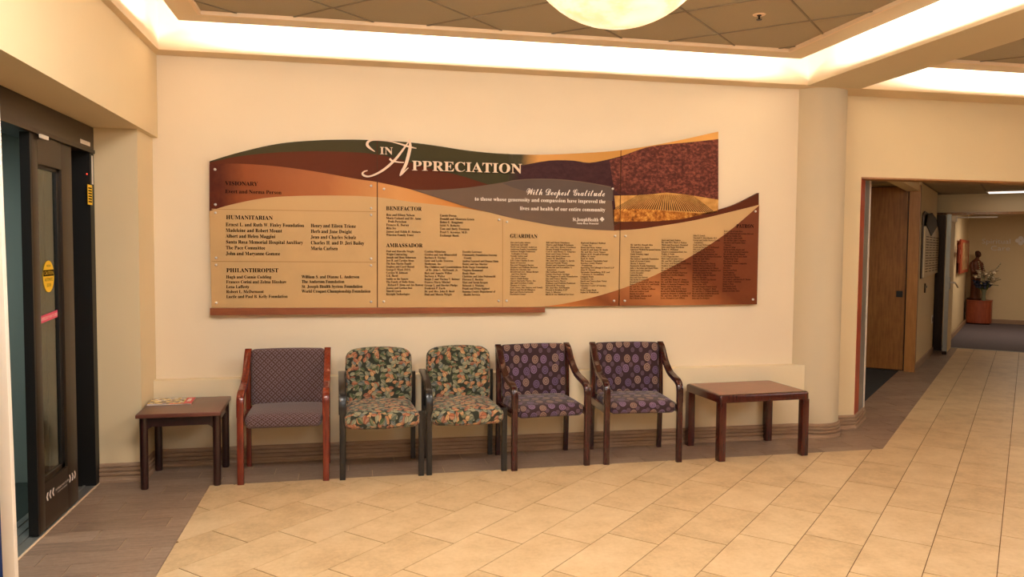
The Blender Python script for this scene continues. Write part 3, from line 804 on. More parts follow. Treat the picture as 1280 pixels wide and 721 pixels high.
M['hillp'] = hill('far_hill_print', [(.2, rgb(38, 16, 22)), (.9, rgb(74, 38, 40))], 22, .35, .8, (fx0, fx1))
M['hill2p'] = hill('near_hill_print', [(.2, rgb(36, 14, 16)), (.6, rgb(84, 40, 34)), (1, rgb(176, 98, 74))], 34, .5, 1.1)
M['fieldp'] = mottled('field_print', [(.3, rgb(176, 122, 58)), (.7, rgb(222, 168, 96))], 20)
M['vinep'] = plain('vine_row_print', rgb(60, 34, 20), 0.6)
for k_ in ('olive', 'brownp', 'tanp', 'lens', 'lens2', 'boardb', 'seam', 'orangep', 'skyp', 'patronp', 'goldp', 'hillp', 'hill2p', 'fieldp', 'vinep', 'joint'):
    M[k_].node_tree.nodes['Principled BSDF'].inputs['Specular IOR Level'].default_value = 0.12
# backing board: full outline
xl, xr = 263.5, 946
outline = TOP+[(898.4, 262.6)]+crv([(898.4, 262.2), (920, 255.2), (948.7, 240.9)])+[(948.4, 256), (946, 380.3), (680, 383.4), (264.5, 384.6)]
slab('back_board', 'boardb', [W(*p) for p in outline], YP+.008)
SE1, SE2 = 471.6, 775.6
def prints(name, mat, pts, k, seams=True):
    xz = [W(*p) for p in pts]; yf = YP+.008-.0016*k
    if not seams: return slab(name, mat, xz, yf, YP+.0075)
    a0 = W(SE1, 250)[0]; a1 = W(SE2, 250)[0]; g = .0035
    for lo, hi in ((-99, a0-g), (a0+g, a1-g), (a1+g, 99)):
        q = clip(xz, 1, 0, hi)
        q = clip(q, -1, 0, -lo) if q else []
        if len(q) > 2 and abs(parea(q)) > 1e-4: slab(name, mat, q, yf, YP+.0075)
prints('olive_band', 'olive', [p for p in TOP if p[0] < 640]+[(637, 192.2), (636, 229)]+[(610, 234), (540, 240), (512, 240), (262, 206)], 1)
prints('brown_band', 'brownp', OLV+BRN[0:]+[(472, 232), (400, 220), (262, 208)], 2)
prints('sunset_sky', 'skyp', [(637, 192.4), (670, 193.4)]+[p for p in TOP if p[0] > 672]+[(898.2, 225), (637, 225)], 1)
prints('far_hill', 'hillp', crv([(636, 211), (653, 206.6), (686.6, 200.6), (716.6, 200.6), (736.6, 203.3), (759.9, 199.3), (776.5, 195), (790, 191)], 3)+[(820, 243), (776, 243.5), (770, 262), (636, 262)], 2)
prints('near_hill', 'hill2p', crv([(762, 200.5), (776.5, 195.4), (806.5, 184.6), (833, 180.4), (869.8, 176.9), (898.2, 173.6)], 3)+[(898.2, 250), (853, 243.5), (816.5, 243), (775, 243.5), (768, 238)], 3)
prints('vineyard_field', 'fieldp', [(768, 244.5), (795, 244), (816, 242.6), (833, 240.5), (860, 243.4), (898, 249.5), (897.6, 264), (886, 267), (770, 264)], 4)
prints('golden_scrub', 'goldp', [(768, 262)]+crv([(770, 261.5), (795, 261), (820, 262.3), (850, 265), (884, 266.5), (897.6, 262)], 3)+[(897.4, 263.2), (853, 273.8), (819.8, 276.5), (768, 277)], 5)
rows = bmesh.new()
for k in range(46):
    x1_ = 766+k*3.05; y1_ = 262.0+max(0, (x1_-820))*.055
    vx = 833+(x1_-833)*.52; vy = 243.4
    if x1_ > 896: continue
    for (qa, qb) in (((vx-.25, vy), (x1_-.8, y1_)),):
        if qb[0] < 772 and qa[0] < 772: continue
        A0 = W(*qa); A1 = W(qa[0]+.55, qa[1]); B0 = W(*qb); B1 = W(qb[0]+1.5, qb[1])
        yf = YP+.008-.0016*4-.0004; vs = [rows.verts.new((x-PB.x, yf-PB.y, z-PB.z)) for x, z in (A0, A1, B1, B0)]
        rows.faces.new(vs)
tag(finish(rows, 'vine_rows', 'vinep', pq), kind='stuff')
prints('orange_sweep', 'orangep', ORT+ORB[1:], 3)
prints('brown_swoosh', 'brownp', [(767, 283), (775.8, 277), (819.8, 276.4), (853, 273.4), (897, 262.8)]+crv([(898.4, 262.2), (920, 255.2), (948.7, 240.9)])+[(948.6, 257), (919, 265), (869, 277), (819, 285), (767, 289)], 4)
prints('tan_panel', 'tanp', ORB[::-1][:1]+ORB[::-1]+LNB[[i for i, p in enumerate(LNB) if p[0] > 609][0]:]+TNR[1:]+BOT, 6)
prints('copper_sweep', 'patronp', crv([(680, 383.2), (720, 376.5), (769.9, 363.1), (819.8, 343.2), (869.8, 316.5), (909.7, 289.9), (948.6, 257)])+[(946, 380.2)], 7)
slab('mauve_panel', 'lens', [W(*p) for p in LNB+LNT[1:]], YP+.008-.0016*8, YP+.0075)
slab('slate_overlap', 'lens2', [W(*p) for p in crv([(628, 229.2), (643, 226.2), (670, 224.5), (703, 225.5), (736.6, 229.5), (766, 235)], 4)+crv([(766, 251), (740, 249), (700, 246.5), (665, 241), (640, 234)], 4)], YP+.008-.0016*8-.0005, YP+.0075)
# horizontal panel joints on the left column, and the faint one right of the names
for (xa, ya, xb, yb) in ((264.5, 261.3, 470, 264.6), (264.5, 326.6, 470, 327.6), (628.2, 274, 628.2, 383.5)):
    d = .45
    pts = [W(xa, ya-d), W(xb, yb-d), W(xb, yb+d), W(xa, ya+d)] if xa != xb else [W(xa-d, ya), W(xa+d, ya), W(xa+d, yb), W(xa-d, yb)]
    slab('panel_joint', 'joint', pts, YP+.008-.0016*6-.0003, YP+.0075)
slab('ledge', 'shelfw', [W(263.3, 384.8), W(680.3, 383.6), W(680.3, 390.2), W(263.3, 393.6)], YP-.022, YU-.001)
# studs
for (sx_, sy_) in [(269, 211.8), (269.5, 255.7), (269.5, 265.9), (463.9, 232.3), (479.9, 236.2), (463.9, 260.2), (463.9, 268.6), (270.3, 322.2), (270.3, 331), (270.6, 378.4), (463.8, 323.1), (463.8, 331.6), (463.8, 377), (479.7, 376.6), (623.7, 274.6), (633.5, 277.3), (623, 375.8), (633, 375.8), (768.5, 294.9), (781.5, 294.9), (765.5, 235.9), (767.2, 375.8), (780.5, 375.8), (943.7, 264.2), (940.7, 374.1)]:
    x, z = W(sx_, sy_); bm = bmesh.new(); lathe(bm, [(0, .008), (.006, .007), (.009, .004), (.009, -.006)], seg=12)
    bmesh.ops.rotate(bm, verts=bm.verts[:], cent=(0, 0, 0), matrix=Matrix.Rotation(PI/2, 3, 'X')); bmesh.ops.translate(bm, verts=bm.verts[:], vec=(x-PB.x, YP-.008-PB.y, z-PB.z))
    finish(bm, 'stud', 'rivet', pq, 40)
# lettering
def T(body, x0, x1, yb, cap, pitch=None, mat='ink', f=mb, yf=YP-.0062, depth=0.0, name='lettering'):
    a = on_y(x0, yb, yf); b = on_y(x1, yb, yf); c = on_y(x0, yb+cap, yf)
    wd = b.x-a.x
    pm = None
    if pitch: pm = (a.z-on_y(x0, yb+pitch, yf).z)
    return place_text(f(body), mat, (a.x, yf, a.z), (1, 0, 0), (0, 0, 1), wd, a.z-c.z, pq, name, pitch_m=pm, loc0=PB, depth=depth, raise_=0)
ID = lambda s: s
T('VISIONARY', 281.3, 322.3, 231.3, 5.0); T('Evert and Norma Person', 281.6, 351.8, 241.2, 4.6)
T('HUMANITARIAN', 282.6, 341, 273.9, 5.2)
T('Ernest L. and Ruth W. Finley Foundation\nMadeleine and Robert Mount\nAlbert and Helen Maggini\nSanta Rosa Memorial Hospital Auxiliary\nThe Pace Committee\nJohn and Maryanne Gomme', 282, 380, 282.5, 4.5, 7.26)
T('Henry and Eileen Trione\nHerb and Jane Dwight\nJean and Charles Schulz\nCharles H. and D. Jeri Bailey\nMaria Carlsen', 388.3, 455.2, 284, 4.5, 7.1)
T('PHILANTHROPIST', 283, 347.8, 340.2, 5.2)
T('Hugh and Connie Codding\nFrances Corini and Zelma Hinshaw\nLena Lafferty\nRobert L. McDermont\nLucile and Paul B. Kelly Foundation', 282.7, 359.4, 347.9, 3.9, 6.15)
T('William S. and Dianne L. Anderson\nThe Anderson Foundation\nSt. Joseph Health System Foundation\nWorld Croquet Championship Foundation', 377, 463, 347.7, 3.9, 6.05)
T('BENEFACTOR', 482.7, 527.2, 262.6, 5.0)
T('Ron and Eileen Nelson\nMarie Galanti and Dr. Anne\n  Prah-Perochon\nFrances K. Dorsey\nRita Ivy\nJames and Edith H. Stolaro\nWinston Family Trust', 482.7, 526.5, 269.7, 2.9, 4.18)
T('Carole Doran\nDonald and Maureen Green\nHelen G. Ruggiano\nSybil N. Roberts\nTom and Betty Freeman\nPearl Y. Kosmas, M.D.\nExchange Bank', 549.8, 592.8, 270.5, 2.9, 4.17)
T('AMBASSADOR', 482.7, 528.3, 308.8, 5.0)
T('Paul and Marcella Wright\nWright Contracting\nJoseph and Ilona Schurman\nJess R. and Carolyn Stone\nThe Ken Martin Family\nStephen and Carol Hansel\nGeorge F. Ward, D.D.S.\nCarolyn M. Johnson\nG.K. Hardt\nSaidie on the Square\nThe Family of Stella Holm,\n  Richard F. Holm and Jan Ramsay\nJeanne and Gordon Dow\nMerrill Lynch\nKeysight Technologies', 482.7, 529.5, 315.2, 2.7, 3.84)
T('Cynthia Mikkelsen\nGordon and Ann Blumenfeld\nBarbara B. Fischer\nGene and Leslie Traverso\nMedtronic, Inc.\nThe Children and Grandchildren\n  of Dr. John L. McDonald, Jr.\nRick and Annette Wilber\nBarbara A. Walter\nRalph J. and Thelma V. Bohner\nFrances Marie Mitchel\nGeorge L. and Harriet Phelps\nFrederick P. Furth\nDr. and Mrs. John B. Reed\nPaul and Marcia Wright', 530.7, 577, 315.6, 2.7, 3.84)
T('Dorothy Lawrence\nCommunity Foundation Sonoma\n  County\nAndrea Learned and Donna Main\nDenny and Sue Mortier\nWells Fargo Foundation\nVirginia Hammond\nBrady Shaw\nChristine and John Pedroncelli\nFlorence E. Buckley\nMatt and Sarah Keegan\nDeborah A. Meekins\nFrank and Elvira Sighieri\nSonoma County Department of\n  Health Services', 578, 623, 315.9, 2.7, 3.84)
T('GUARDIAN', 637.6, 671.8, 297.2, 4.9)
T('Jim and Lydia Adams\nAmerican AgCredit\nMark and Jennifer Anderson\nAnderson Family Foundation\nAndrews Knight Petherson\n  Gallagher & Lane\nNatalie Antico and\n  Dr. David Antico\nB.R. Cohn Charity Events\nBank of America\nRay and Margaret Becker\nStephen and William Bertram\nBlakeslee Electric, Inc.\nBroadwood LLC, Susan Berger\n  and Don Martin\nCharlotte Cahan\nAnn S. Clark-Hodge\nClover Stornetta Farms, Inc.\nJim and Gretchen Cooley\nThomas A. Cotter\nCarl, Avera, Jim Dutton and Family\nDenise and David Ellington\nRod and Darla Fairmann\nFurniture Center', 638, 679, 303.8, 1.95, 2.83)
T('Bill and Susie Friedman\nHarris and Ralph Friedman\nMr. and Mrs. Benny Friedman\nFoster Family Foundation\nCarl F. and Henry E. Gingrass\nKurt and Carey Grimm\nJune and Jerry Guerrero\nNancy M. Hamilton\nMr. and Mrs. Lynne A. Jarvis\nJackson Family Wines\nDaniel and Suzanne Latcham\nFrederick and Geraldine A.\n  Lawrence\nThe Latham Family\nLuther Burbank Savings\nThe Magness Family Foundation\nJay and Nancy Martin\nMarion Lewis Myers\nWilliam and Patricia Pedersen\nEdward B. Peterson\nMr. and Mrs. Ed Plantin\nPisenti & Brinker LLP\nGary A. Rhodes\nREACH Air Medical Services', 682.5, 722.5, 304, 1.95, 2.83)
T('Redwood Regional Medical\n  Group, Inc.\nRand and Betsy Sabine\nFrank D. and Agnes M. Sands\nMr. and Mrs. Larry Simons\nSisters of St. Joseph of Orange\nLillian M. Stone\nEarle R. Smith\nThe Sonoma Charitable Fund\nSonoma County Women\n  Foundation\nSpaulding McCullough & Tansil LLP\nJohn W. Stevens\nAlexander Strandberg, M.D. and\n  Valentine D. Trembleton\nUmpqua Bank\nVasiliades, Inc.\nDavid and Nancy-Jane Victor\nViansmen, Inc.\nVolunteer Center of Sonoma\n  County\nWells Fargo Bank\nMabel B. Whitehead', 726, 768, 304.4, 1.95, 2.82)
T('PATRON', 920.5, 942.2, 284.6, 4.6)
T('Mr. and Mrs. Ronald Allen\nDavid and Joyce Alpine\nAmerican Medical Response/Sonoma\n  Life Support\nLinda Tremblay Angel\nAnonymous\nThe Andreas Apostolis Foundation\nBank of Sonoma County\nSharon N. Baisson\nBommarito Family Foundation\nJulie A. Bertolini and Mark White\nJanice and Lenny Borger\nCorrin Bortolini\nSamantha Bray\nDon and Gina Bristol\nThe Berlin Foundation\nBromfield Broomfield, John J. Brem\nRobert G. Carrillo, D.O. and Family\nDr. and Mrs. Marian Diaz\nMr. and Mrs. Michael Coffman\nFran and Andrew Croft\nDarrin Greenleaf\nGary Wright Attorney LLP\nThe O\'Brien Family', 788, 826, 306.8, 2.0, 2.92)
T('Jack and Judy Dalton\nDr. and Mrs. Mark J. Dalton\nMark and Rosemary Diamond\nJohn and Peggy Drechsler\nRobert C. Duhamel\nEmpire Communications, Inc.\nWalter J. Foyle\nG & G Supermarket\nSteve and Lorraine Grace\nMr. and Mrs. Ronald Green\nDr. Gary and Barbara Greensberg\nStephen Gregory, M.D.\nMr. and Mrs. Austin Harrell\nHenry and Georgia\nVirginia and Donald Harrison\nRandi and Charles Hughes\nHutchins, Inc.\nDr. and Mrs. Robert P. James\nMr. and Mrs. Gary H. Johanson\nRobert A. Karpen Company, Inc.\nMarty and Jim Keegan\nMr. and Mrs. Robert M. Kerr\nKevin and Millie Kittelburger\nLanahan, Dement & Mullaney LLP\nMr. and Mrs. John F. Lemming\nLewis Hampton Law Offices', 827, 865, 301, 2.0, 2.91)
T('Ethel Y. Lowell\nMarshall Y. Marchbanks, M.D.\nGeorge and Judith Marcus Family\n  Foundation\nLinda Joan McDonald\nFrank and Barbara J. McDonnell\nOlin and Jackie McKibben\nMcPhillips & Harrison, LLP\nNancy A. Mello Foundation, Inc.\nJudith Miller and Barbara Kosmider\nMike and Judy Miller\nJames W. Mooney\nWilliam and Jeanette Murray\nO\'Brien Watters & Davis LLP\nLloyd D. and Kathleen M. Oberst\nPacific Foundation for Medical Care\nMark and Linda Parsons\nDr. and Mrs. John D. Pearson\nRoger D. Petersen\nPetaluma Health Care District\nThe Press Democrat\nJanine Price, M.D.\nRedwood Empire Dental Society\nMr. and Mrs. Norman C. Reed\nMr. and Mrs. C. William Reinking\nMark and Mary Kathryn Reynolds\nHarry and Kim Robertson\nJohn and Eva Rodgers', 866.5, 902.5, 295.3, 2.0, 2.91)
T('Rotary Club of Santa Rosa\nJo Ann Sutherland and Lorraine Harrison\nJudith Ann Sandlin, Ltd.\nMr. and Mrs. Julius Saulk\nMr. and Mrs. John G. Schubert\nSherwin A. and Danielle Mann\n  Schwartz\nYvonne M. Sellar\nMarie and Stella Shapiro and\n  Dr. R. Shapiro Family Foundation\nMr. and Mrs. Andrew Shepard\nStephen and Mary Frances Smith\n  Philanthropic Fund\nMrs. James F. Stubbs\nState Farm Insurance Companies\n  Foundation\nKim Stiles\nSummit State Bank\nTom Templeton\nThunderbolts, Inc.\nGary and Joyce Thomas\nDr. Cynthia L. and Harrison D. Thomas\nTrione Family Foundation\nDonna Y. Ward\nWestamerica Bank\nMary Mullen Zweig\nJoseph and Emily Zonos', 904.8, 942, 289.8, 2.0, 2.88)
yl = YP+.008-.0016*8-.0012
T('With Deepest Gratitude', 658, 756, 243.2, 9.0, None, 'inkw', ms, yl)
T('to those whose generosity and compassion have improved the', 593.5, 756.8, 250.6, 4.6, None, 'inkw', mb, yl)
T('lives and health of our entire community', 650, 756.5, 262.4, 4.6, None, 'inkw', mb, yl)
T('St.JosephHealth', 716, 748, 276.2, 4.4, None, 'inkw', mb, yl); T('Santa Rosa Memorial', 721, 748, 280, 2.2, None, 'inkw', mb, yl)
bm = bmesh.new()
lx_, lz_ = W(752.3, 274.0)
for (dx, dz) in ((0, .009), (0, -.009), (.009, 0), (-.009, 0)):
    for k in range(10): pass
    vs = [bm.verts.new((lx_+dx+.0085*math.cos(a)-PB.x, yl-PB.y, lz_+dz+.0085*math.sin(a)-PB.z)) for a in [2*PI*k/12 for k in range(12)]]
    bm.faces.new(vs)
finish(bm, 'emblem', 'inkw', pq)
split_letters(T('IN', 475, 491, 192.6, 9.2, None, 'pinkletter', mb, YP-.012, .006, 'raised_letters'), 'raised_letter', Vector((1, 0, 0)))
split_letters(T('PPRECIATION', 515, 652.3, 212.8, 12.3, None, 'pinkletter', mb, YP-.012, .006, 'raised_letters'), 'raised_letter', Vector((1, 0, 0)))
def ribbon(pts, widths, yf=YP-.016, yb=YP-.006):
    """calligraphic stroke through zoomed coordinates"""
    P = spline([(x, y) for x, y in pts], 6); Wd = [v[0] for v in spline([(w_, 0) for w_ in widths], 6)]
    L = []; R = []
    for i, p in enumerate(P):
        t = (P[min(i+1, len(P)-1)]-P[max(i-1, 0)]).normalized(); n = Vector((-t[1], t[0])); hw = max(Wd[i], 2.5)/2
        L.append(p+n*hw); R.append(p-n*hw)
    cv = lambda v: W(450+v[0]/8.533, 165+v[1]/8.533)
    bm = bmesh.new()
    ff = []
    for a, b in zip(L, R):
        (x0, z0), (x1, z1) = cv(a), cv(b)
        ff.append([bm.verts.new((x-PB.x, y-PB.y, z-PB.z)) for x, y, z in ((x0, yf, z0), (x1, yf, z1), (x1, yb, z1), (x0, yb, z0))])
    for A, B in zip(ff, ff[1:]):
        for k in range(4): bm.faces.new((A[k], A[(k+1) % 4], B[(k+1) % 4], B[k]))
    bm.faces.new(ff[0]); bm.faces.new(ff[-1])
    bmesh.ops.recalc_face_normals(bm, faces=bm.faces[:])
    return bm
def joinbm(bms, name, mat, parent):
    dst = bmesh.new()
    for b in bms:
        me = bpy.data.meshes.new('t'); b.to_mesh(me); b.free(); dst.from_mesh(me); bpy.data.meshes.remove(me)
    return finish(dst, name, mat, parent)
joinbm([ribbon([(525, 78), (534, 150), (520, 230), (490, 340), (452, 415), (425, 468)], [10, 30, 34, 34, 30, 14]),
        ribbon([(425, 466), (450, 446), (480, 415), (515, 382)], [12, 14, 12, 8], YP-.0155),
        ribbon([(527, 92), (450, 200), (370, 300), (270, 390), (180, 445), (100, 474), (50, 468), (26, 446), (45, 422), (80, 413)], [10, 22, 26, 24, 20, 17, 20, 20, 13, 8], YP-.0165),
        ribbon([(315, 285), (345, 310), (410, 323), (468, 326)], [20, 18, 13, 10], YP-.0158),
        ribbon([(158, 210), (112, 178), (77, 140), (88, 105), (130, 90), (200, 91), (320, 102), (420, 127), (500, 152), (600, 176)], [6, 20, 28, 24, 14, 9, 11, 15, 18, 8], YP-.0152)], 'swash_letter', 'pinkletter', pq)

# ================================================================== CHAIRS
def post(name, mat, parent, x, path, w_, t_, n=5):
    bm = bmesh.new(); P = [tuple(v) for v in spline(path, n)] if len(path) > 2 else path
    tt = t_
    if isinstance(t_, (list, tuple)): tt = [v[0] for v in spline([(q, 0) for q in t_], n)]
    bar_yz(bm, P, x, w_, tt); return finish(bm, name, mat, parent, 40)
def foot_path(y, top): return [(y, 0), (y, .012), (y, top)]
def arm_chair(name, label, loc, rz, W_, wood, fabric, uvo=(0, 0)):
    """wooden armchair whose front legs bend back and sweep up to the back posts"""
    t = thing(name, label, 'chair', loc, rz, 'armchairs and chairs along the wall')
    hx = W_/2
    for s in (-1, 1):
        x = s*hx
        post('leg', wood, t, x, [(-.222, 0), (-.222, .44)], .042, .034)
        post('leg', wood, t, x, [(.215, 0), (.205, .22), (.20, .44), (.212, .66), (.235, .815)], .034, [.034, .036, .038, .034, .028])
        post('arm', wood, t, x, [(-.222, .44), (-.222, .515), (-.207, .562), (-.165, .588), (-.09, .604), (-.01, .625), (.065, .668), (.125, .725), (.180, .790), (.228, .822)], .046, [.034, .034, .036, .036, .034, .032, .032, .032, .030, .022])
        post('seat_rail', wood, t, x, [(-.21, .39), (.205, .385)], .028, .055)
    def wseat(p, a):
        p = p.copy(); k = (p.y+.2)/.4
        p.z += .012*(1-(p.x/hx)**2)*(1 if a[2] > 0 else .2)*(1-abs(2*k-1)**2*.6)
        if a[1] < 0: p.z -= .010*(-a[1])**3*(1 if a[2] > 0 else 0)
        return p
    bm = cushion(hx-.026, .215, .046, .034, wseat, (16, 12, 6), 'seat', uvo)
    bmesh.ops.translate(bm, verts=bm.verts[:], vec=(0, -.018, .405)); finish(bm, 'seat', fabric, t, 70)
    def wback(p, a):
        p = p.copy(); k = (p.z+.195)/.39
        p.y += .035*k+.010*(p.x/hx)**2*-1
        p.z += .006*(1-(p.x/hx)**2)*max(0, a[2])
        return p
    bm = cushion(hx-.020, .026, .195, .022, wback, (16, 4, 14), 'back', (uvo[0]+.3, uvo[1]+.4))
    bmesh.ops.translate(bm, verts=bm.verts[:], vec=(0, .185, .632)); finish(bm, 'backrest', fabric, t, 70)
    bm = bmesh.new(); bx(bm, -hx+.018, hx-.018, .19, .212, .37, .43, .003); finish(bm, 'back_rail', wood, t, 35)
    return t
def black_chair(label, loc, rz, W_, uvo):
    t = thing('upholstered_chair', label, 'chair', loc, rz, 'armchairs and chairs along the wall')
    hx = W_/2; wd = 'blackwood'
    for s in (-1, 1):
        x = s*hx
        post('leg', wd, t, x, [(-.222, 0), (-.222, .44)], .038, .036)
        post('leg', wd, t, x*.955, [(.225, 0), (.222, .3), (.222, .645)], .034, .036)
        if s < 0: post('arm', wd, t, x, [(-.222, .44), (-.222, .49), (-.190, .560), (-.08, .612), (.05, .635), (.16, .645), (.236, .645)], .048, [.036, .036, .034, .030, .028, .028, .026])
        else: box('gang_bracket', 'blackm', (x+.0185, x+.0255, -.235, -.195, .425, .445), t, .002)
        post('seat_rail', wd, t, x*.93, [(-.19, .375), (.215, .375)], .022, .035)
    def wseat(p, a):
        p = p.copy()
        q = p.x/hx; p.z += .014*(1-q*q)*(1 if a[2] > 0 else -.9)
        k = (p.y+.24)/.48; p.x *= 1.0-.11*k; p.z += .012*k
        return p
    bm = cushion(hx-.006, .225, .052, .045, wseat, (18, 12, 8), 'seat', uvo)
    bmesh.ops.translate(bm, verts=bm.verts[:], vec=(0, -.055, .395)); finish(bm, 'seat', 'leaves', t, 70)
    def wback(p, a):
        p = p.copy(); q = p.x/hx; k = (p.z+.205)/.41
        if k > .6: # arched top with rounded corners
            p.z -= (.030*q*q+.022*max(0, (abs(q)-.62)/.25)**2)*(k-.6)/.4
        p.y += .030*k; p.x *= 1+.02*math.sin(k*PI)
        return p
    bm = cushion(hx-.028, .034, .208, .030, wback, (20, 4, 16), 'back', (uvo[0]+.31, uvo[1]+.44))
    bmesh.ops.translate(bm, verts=bm.verts[:], vec=(0, .160, .627)); finish(bm, 'backrest', 'leaves', t, 70)
    bm = bmesh.new(); bx(bm, -hx*.94, hx*.94, .205, .222, .50, .60, .003); finish(bm, 'back_rail', wd, t, 35)
    return t
arm_chair('armchair', 'cherry armchair with brown lattice upholstery beside the small left table', (-.437, 5.492, 0), 0.0, .540, 'cherry', 'lattice')
black_chair('black framed chair with leaf print cushions, next to the cherry lattice armchair', (.196, 5.492, 0), math.radians(1.2), .522, (0, 0))
black_chair('black framed chair with leaf print cushions, touching the first purple armchair', (.773, 5.505, 0), math.radians(1.2), .522, (.057, .021))
arm_chair('armchair', 'mahogany armchair in purple ring fabric, between the leaf print chair and its twin', (1.360, 5.518, 0), math.radians(4.9), .542, 'mahog', 'rings')
arm_chair('armchair', 'mahogany armchair in purple ring fabric, beside the larger right table', (2.078, 5.522, 0), math.radians(-3.0), .545, 'mahog', 'rings', (.013, .008))

# ================================================================== TABLES
def left_table():
    t = thing('side_table', 'small dark mahogany side table in the corner with a magazine on it', 'table', (-1.078, 5.495, 0), math.radians(1.5))
    bm = bmesh.new(); bx(bm, -.252, .252, -.285, .262, .466, .492, .006, 3); finish(bm, 'tabletop', 'table_top_l', t, 40)
    for sx_ in (-1, 1):
        for sy_ in (-1, 1):
            bm = bmesh.new(); cx, cy = sx_*.218, sy_*.215
            lathe(bm, [(.0, 0), (.021, 0), (.024, .008), (.025, .3), (.025, .4665)], cx, cy, 16); finish(bm, 'leg', 'espresso', t, 50)
    def apron(name, a, b, axis):
        # board with arched ends
        L = b-a; prof = [(a, .4655), (b, .4655), (b, .372), (b-.012, .388), (b-.035, .400), (a+.035, .400), (a+.012, .388), (a, .372)]
        bm = bmesh.new()
        for d0, d1 in (((-.226, -.208) if axis[0] < 0 else (.208, .226)),):
            A = []; B = []
            for p, z in prof:
                if axis[1] == 'x': A.append(bm.verts.new((p, d0, z))); B.append(bm.verts.new((p, d1, z)))
                else: A.append(bm.verts.new((d0, p, z))); B.append(bm.verts.new((d1, p, z)))
            bm.faces.new(A); bm.faces.new(B[::-1]); n = len(A)
            for i in range(n): bm.faces.new((A[i], A[(i+1) % n], B[(i+1) % n], B[i]))
        bmesh.ops.recalc_face_normals(bm, faces=bm.faces[:]); finish(bm, name, 'espresso', t)
    apron('apron', -.20, .20, (-1, 'x')); apron('apron', -.20, .20, (1, 'x')); apron('apron', -.20, .20, (-1, 'y')); apron('apron', -.20, .20, (1, 'y'))
    return t
left_table()
def right_table():
    t = thing('coffee_table', 'low reddish mahogany table with flush square legs, right of the armchairs', 'table', (2.985, 5.512, 0), math.radians(3.8))
    hx, hy, zt = .378, .262, .490
    # top with corners rounded in plan and a rolled edge
    def rr_(hx, hy, r, n=6):
        out = []
        for cx, cy, a0 in ((hx-r, hy-r, 0), (-hx+r, hy-r, 90), (-hx+r, -hy+r, 180), (hx-r, -hy+r, 270)):
            for k in range(n+1): a = math.radians(a0+90*k/n); out.append((cx+r*math.cos(a), cy+r*math.sin(a)))
        return out
    bm = bmesh.new(); rings = []
    for ins, z in ((.0, zt-.058), (0, zt-.014), (.003, zt-.006), (.010, zt-.001), (.018, zt)):
        rings.append([bm.verts.new((x, y, z)) for x, y in rr_(hx-ins, hy-ins, .022)])
    n = len(rings[0])
    for A, B in zip(rings, rings[1:]):
        for k in range(n): bm.faces.new((A[k], A[(k+1) % n], B[(k+1) % n], B[k]))
    inner = [bm.verts.new((v.co.x*.93, v.co.y*.90, zt-.058)) for v in rings[0]]
    for k in range(n): bm.faces.new((rings[0][(k+1) % n], rings[0][k], inner[k], inner[(k+1) % n]))
    bm.faces.new(rings[-1])
    bmesh.ops.recalc_face_normals(bm, faces=bm.faces[:]); finish(bm, 'table_frame', 'table_r', t, 50)
    bm = bmesh.new(); bx(bm, -hx+.022, hx-.022, -hy+.022, hy-.022, zt-.03, zt+.0008); finish(bm, 'tabletop', 'table_top_r', t)
    for sx_ in (-1, 1):
        for sy_ in (-1, 1):
            bm = bmesh.new(); cx, cy = sx_*(hx-.0285), sy_*(hy-.0285); bx(bm, cx-.028, cx+.028, cy-.028, cy+.028, 0, zt-.057, .006, 2)
            finish(bm, 'leg', 'table_r', t, 40)
    return t
right_table()
# magazine
mg = thing('magazine', 'glossy magazine with a red banner lying on the small left table', 'magazine', (-1.19, 5.60, .4928), math.radians(3))
bm = bmesh.new(); bx(bm, -.137, .137, -.105, .105, 0, .005); finish(bm, 'pages', 'white', mg)
def cover():
    t = NT('magazine_cover'); v = t.n('ShaderNodeTexVoronoi'); v.inputs['Scale'].default_value = 42; t.l(t.coord('Object', (1, 1.6, 1)), v.inputs['Vector'])
    sp = t.n('ShaderNodeSeparateColor'); t.l(v.outputs['Color'], sp.inputs[0])
    c = t.ramp(sp.outputs[0], [(0, rgb(240, 214, 150)), (.2, rgb(150, 110, 60)), (.4, rgb(230, 190, 60)), (.55, rgb(120, 110, 130)), (.7, rgb(236, 226, 216)), (.85, rgb(80, 70, 50))], 'CONSTANT')
    t.base(c); t.rough(.2); return t.m
M['cover'] = cover(); M['redp'] = plain('red_print', rgb(214, 56, 62), .25); M['lilac'] = plain('lilac_print', rgb(196, 186, 224), .25)
bm = bmesh.new(); bx(bm, -.139, .139, -.107, .107, .005, .0058); finish(bm, 'cover', 'cover', mg)
bm = bmesh.new(); bx(bm, .085, .1392, -.1072, .107, .0058, .0062); finish(bm, 'masthead', 'redp', mg)
bm = bmesh.new(); bx(bm, -.0, .085, -.1072, -.086, .0058, .0062); finish(bm, 'red_strip', 'redp', mg)
bm = bmesh.new(); bx(bm, -.1392, -.02, -.1072, -.090, .0058, .0062); finish(bm, 'lilac_strip', 'lilac', mg)
for k in range(4):
    bm = bmesh.new(); bx(bm, .098, .120, -.03+k*.024, -.014+k*.024, .0062, .0065); finish(bm, 'title_mark', 'white', mg)

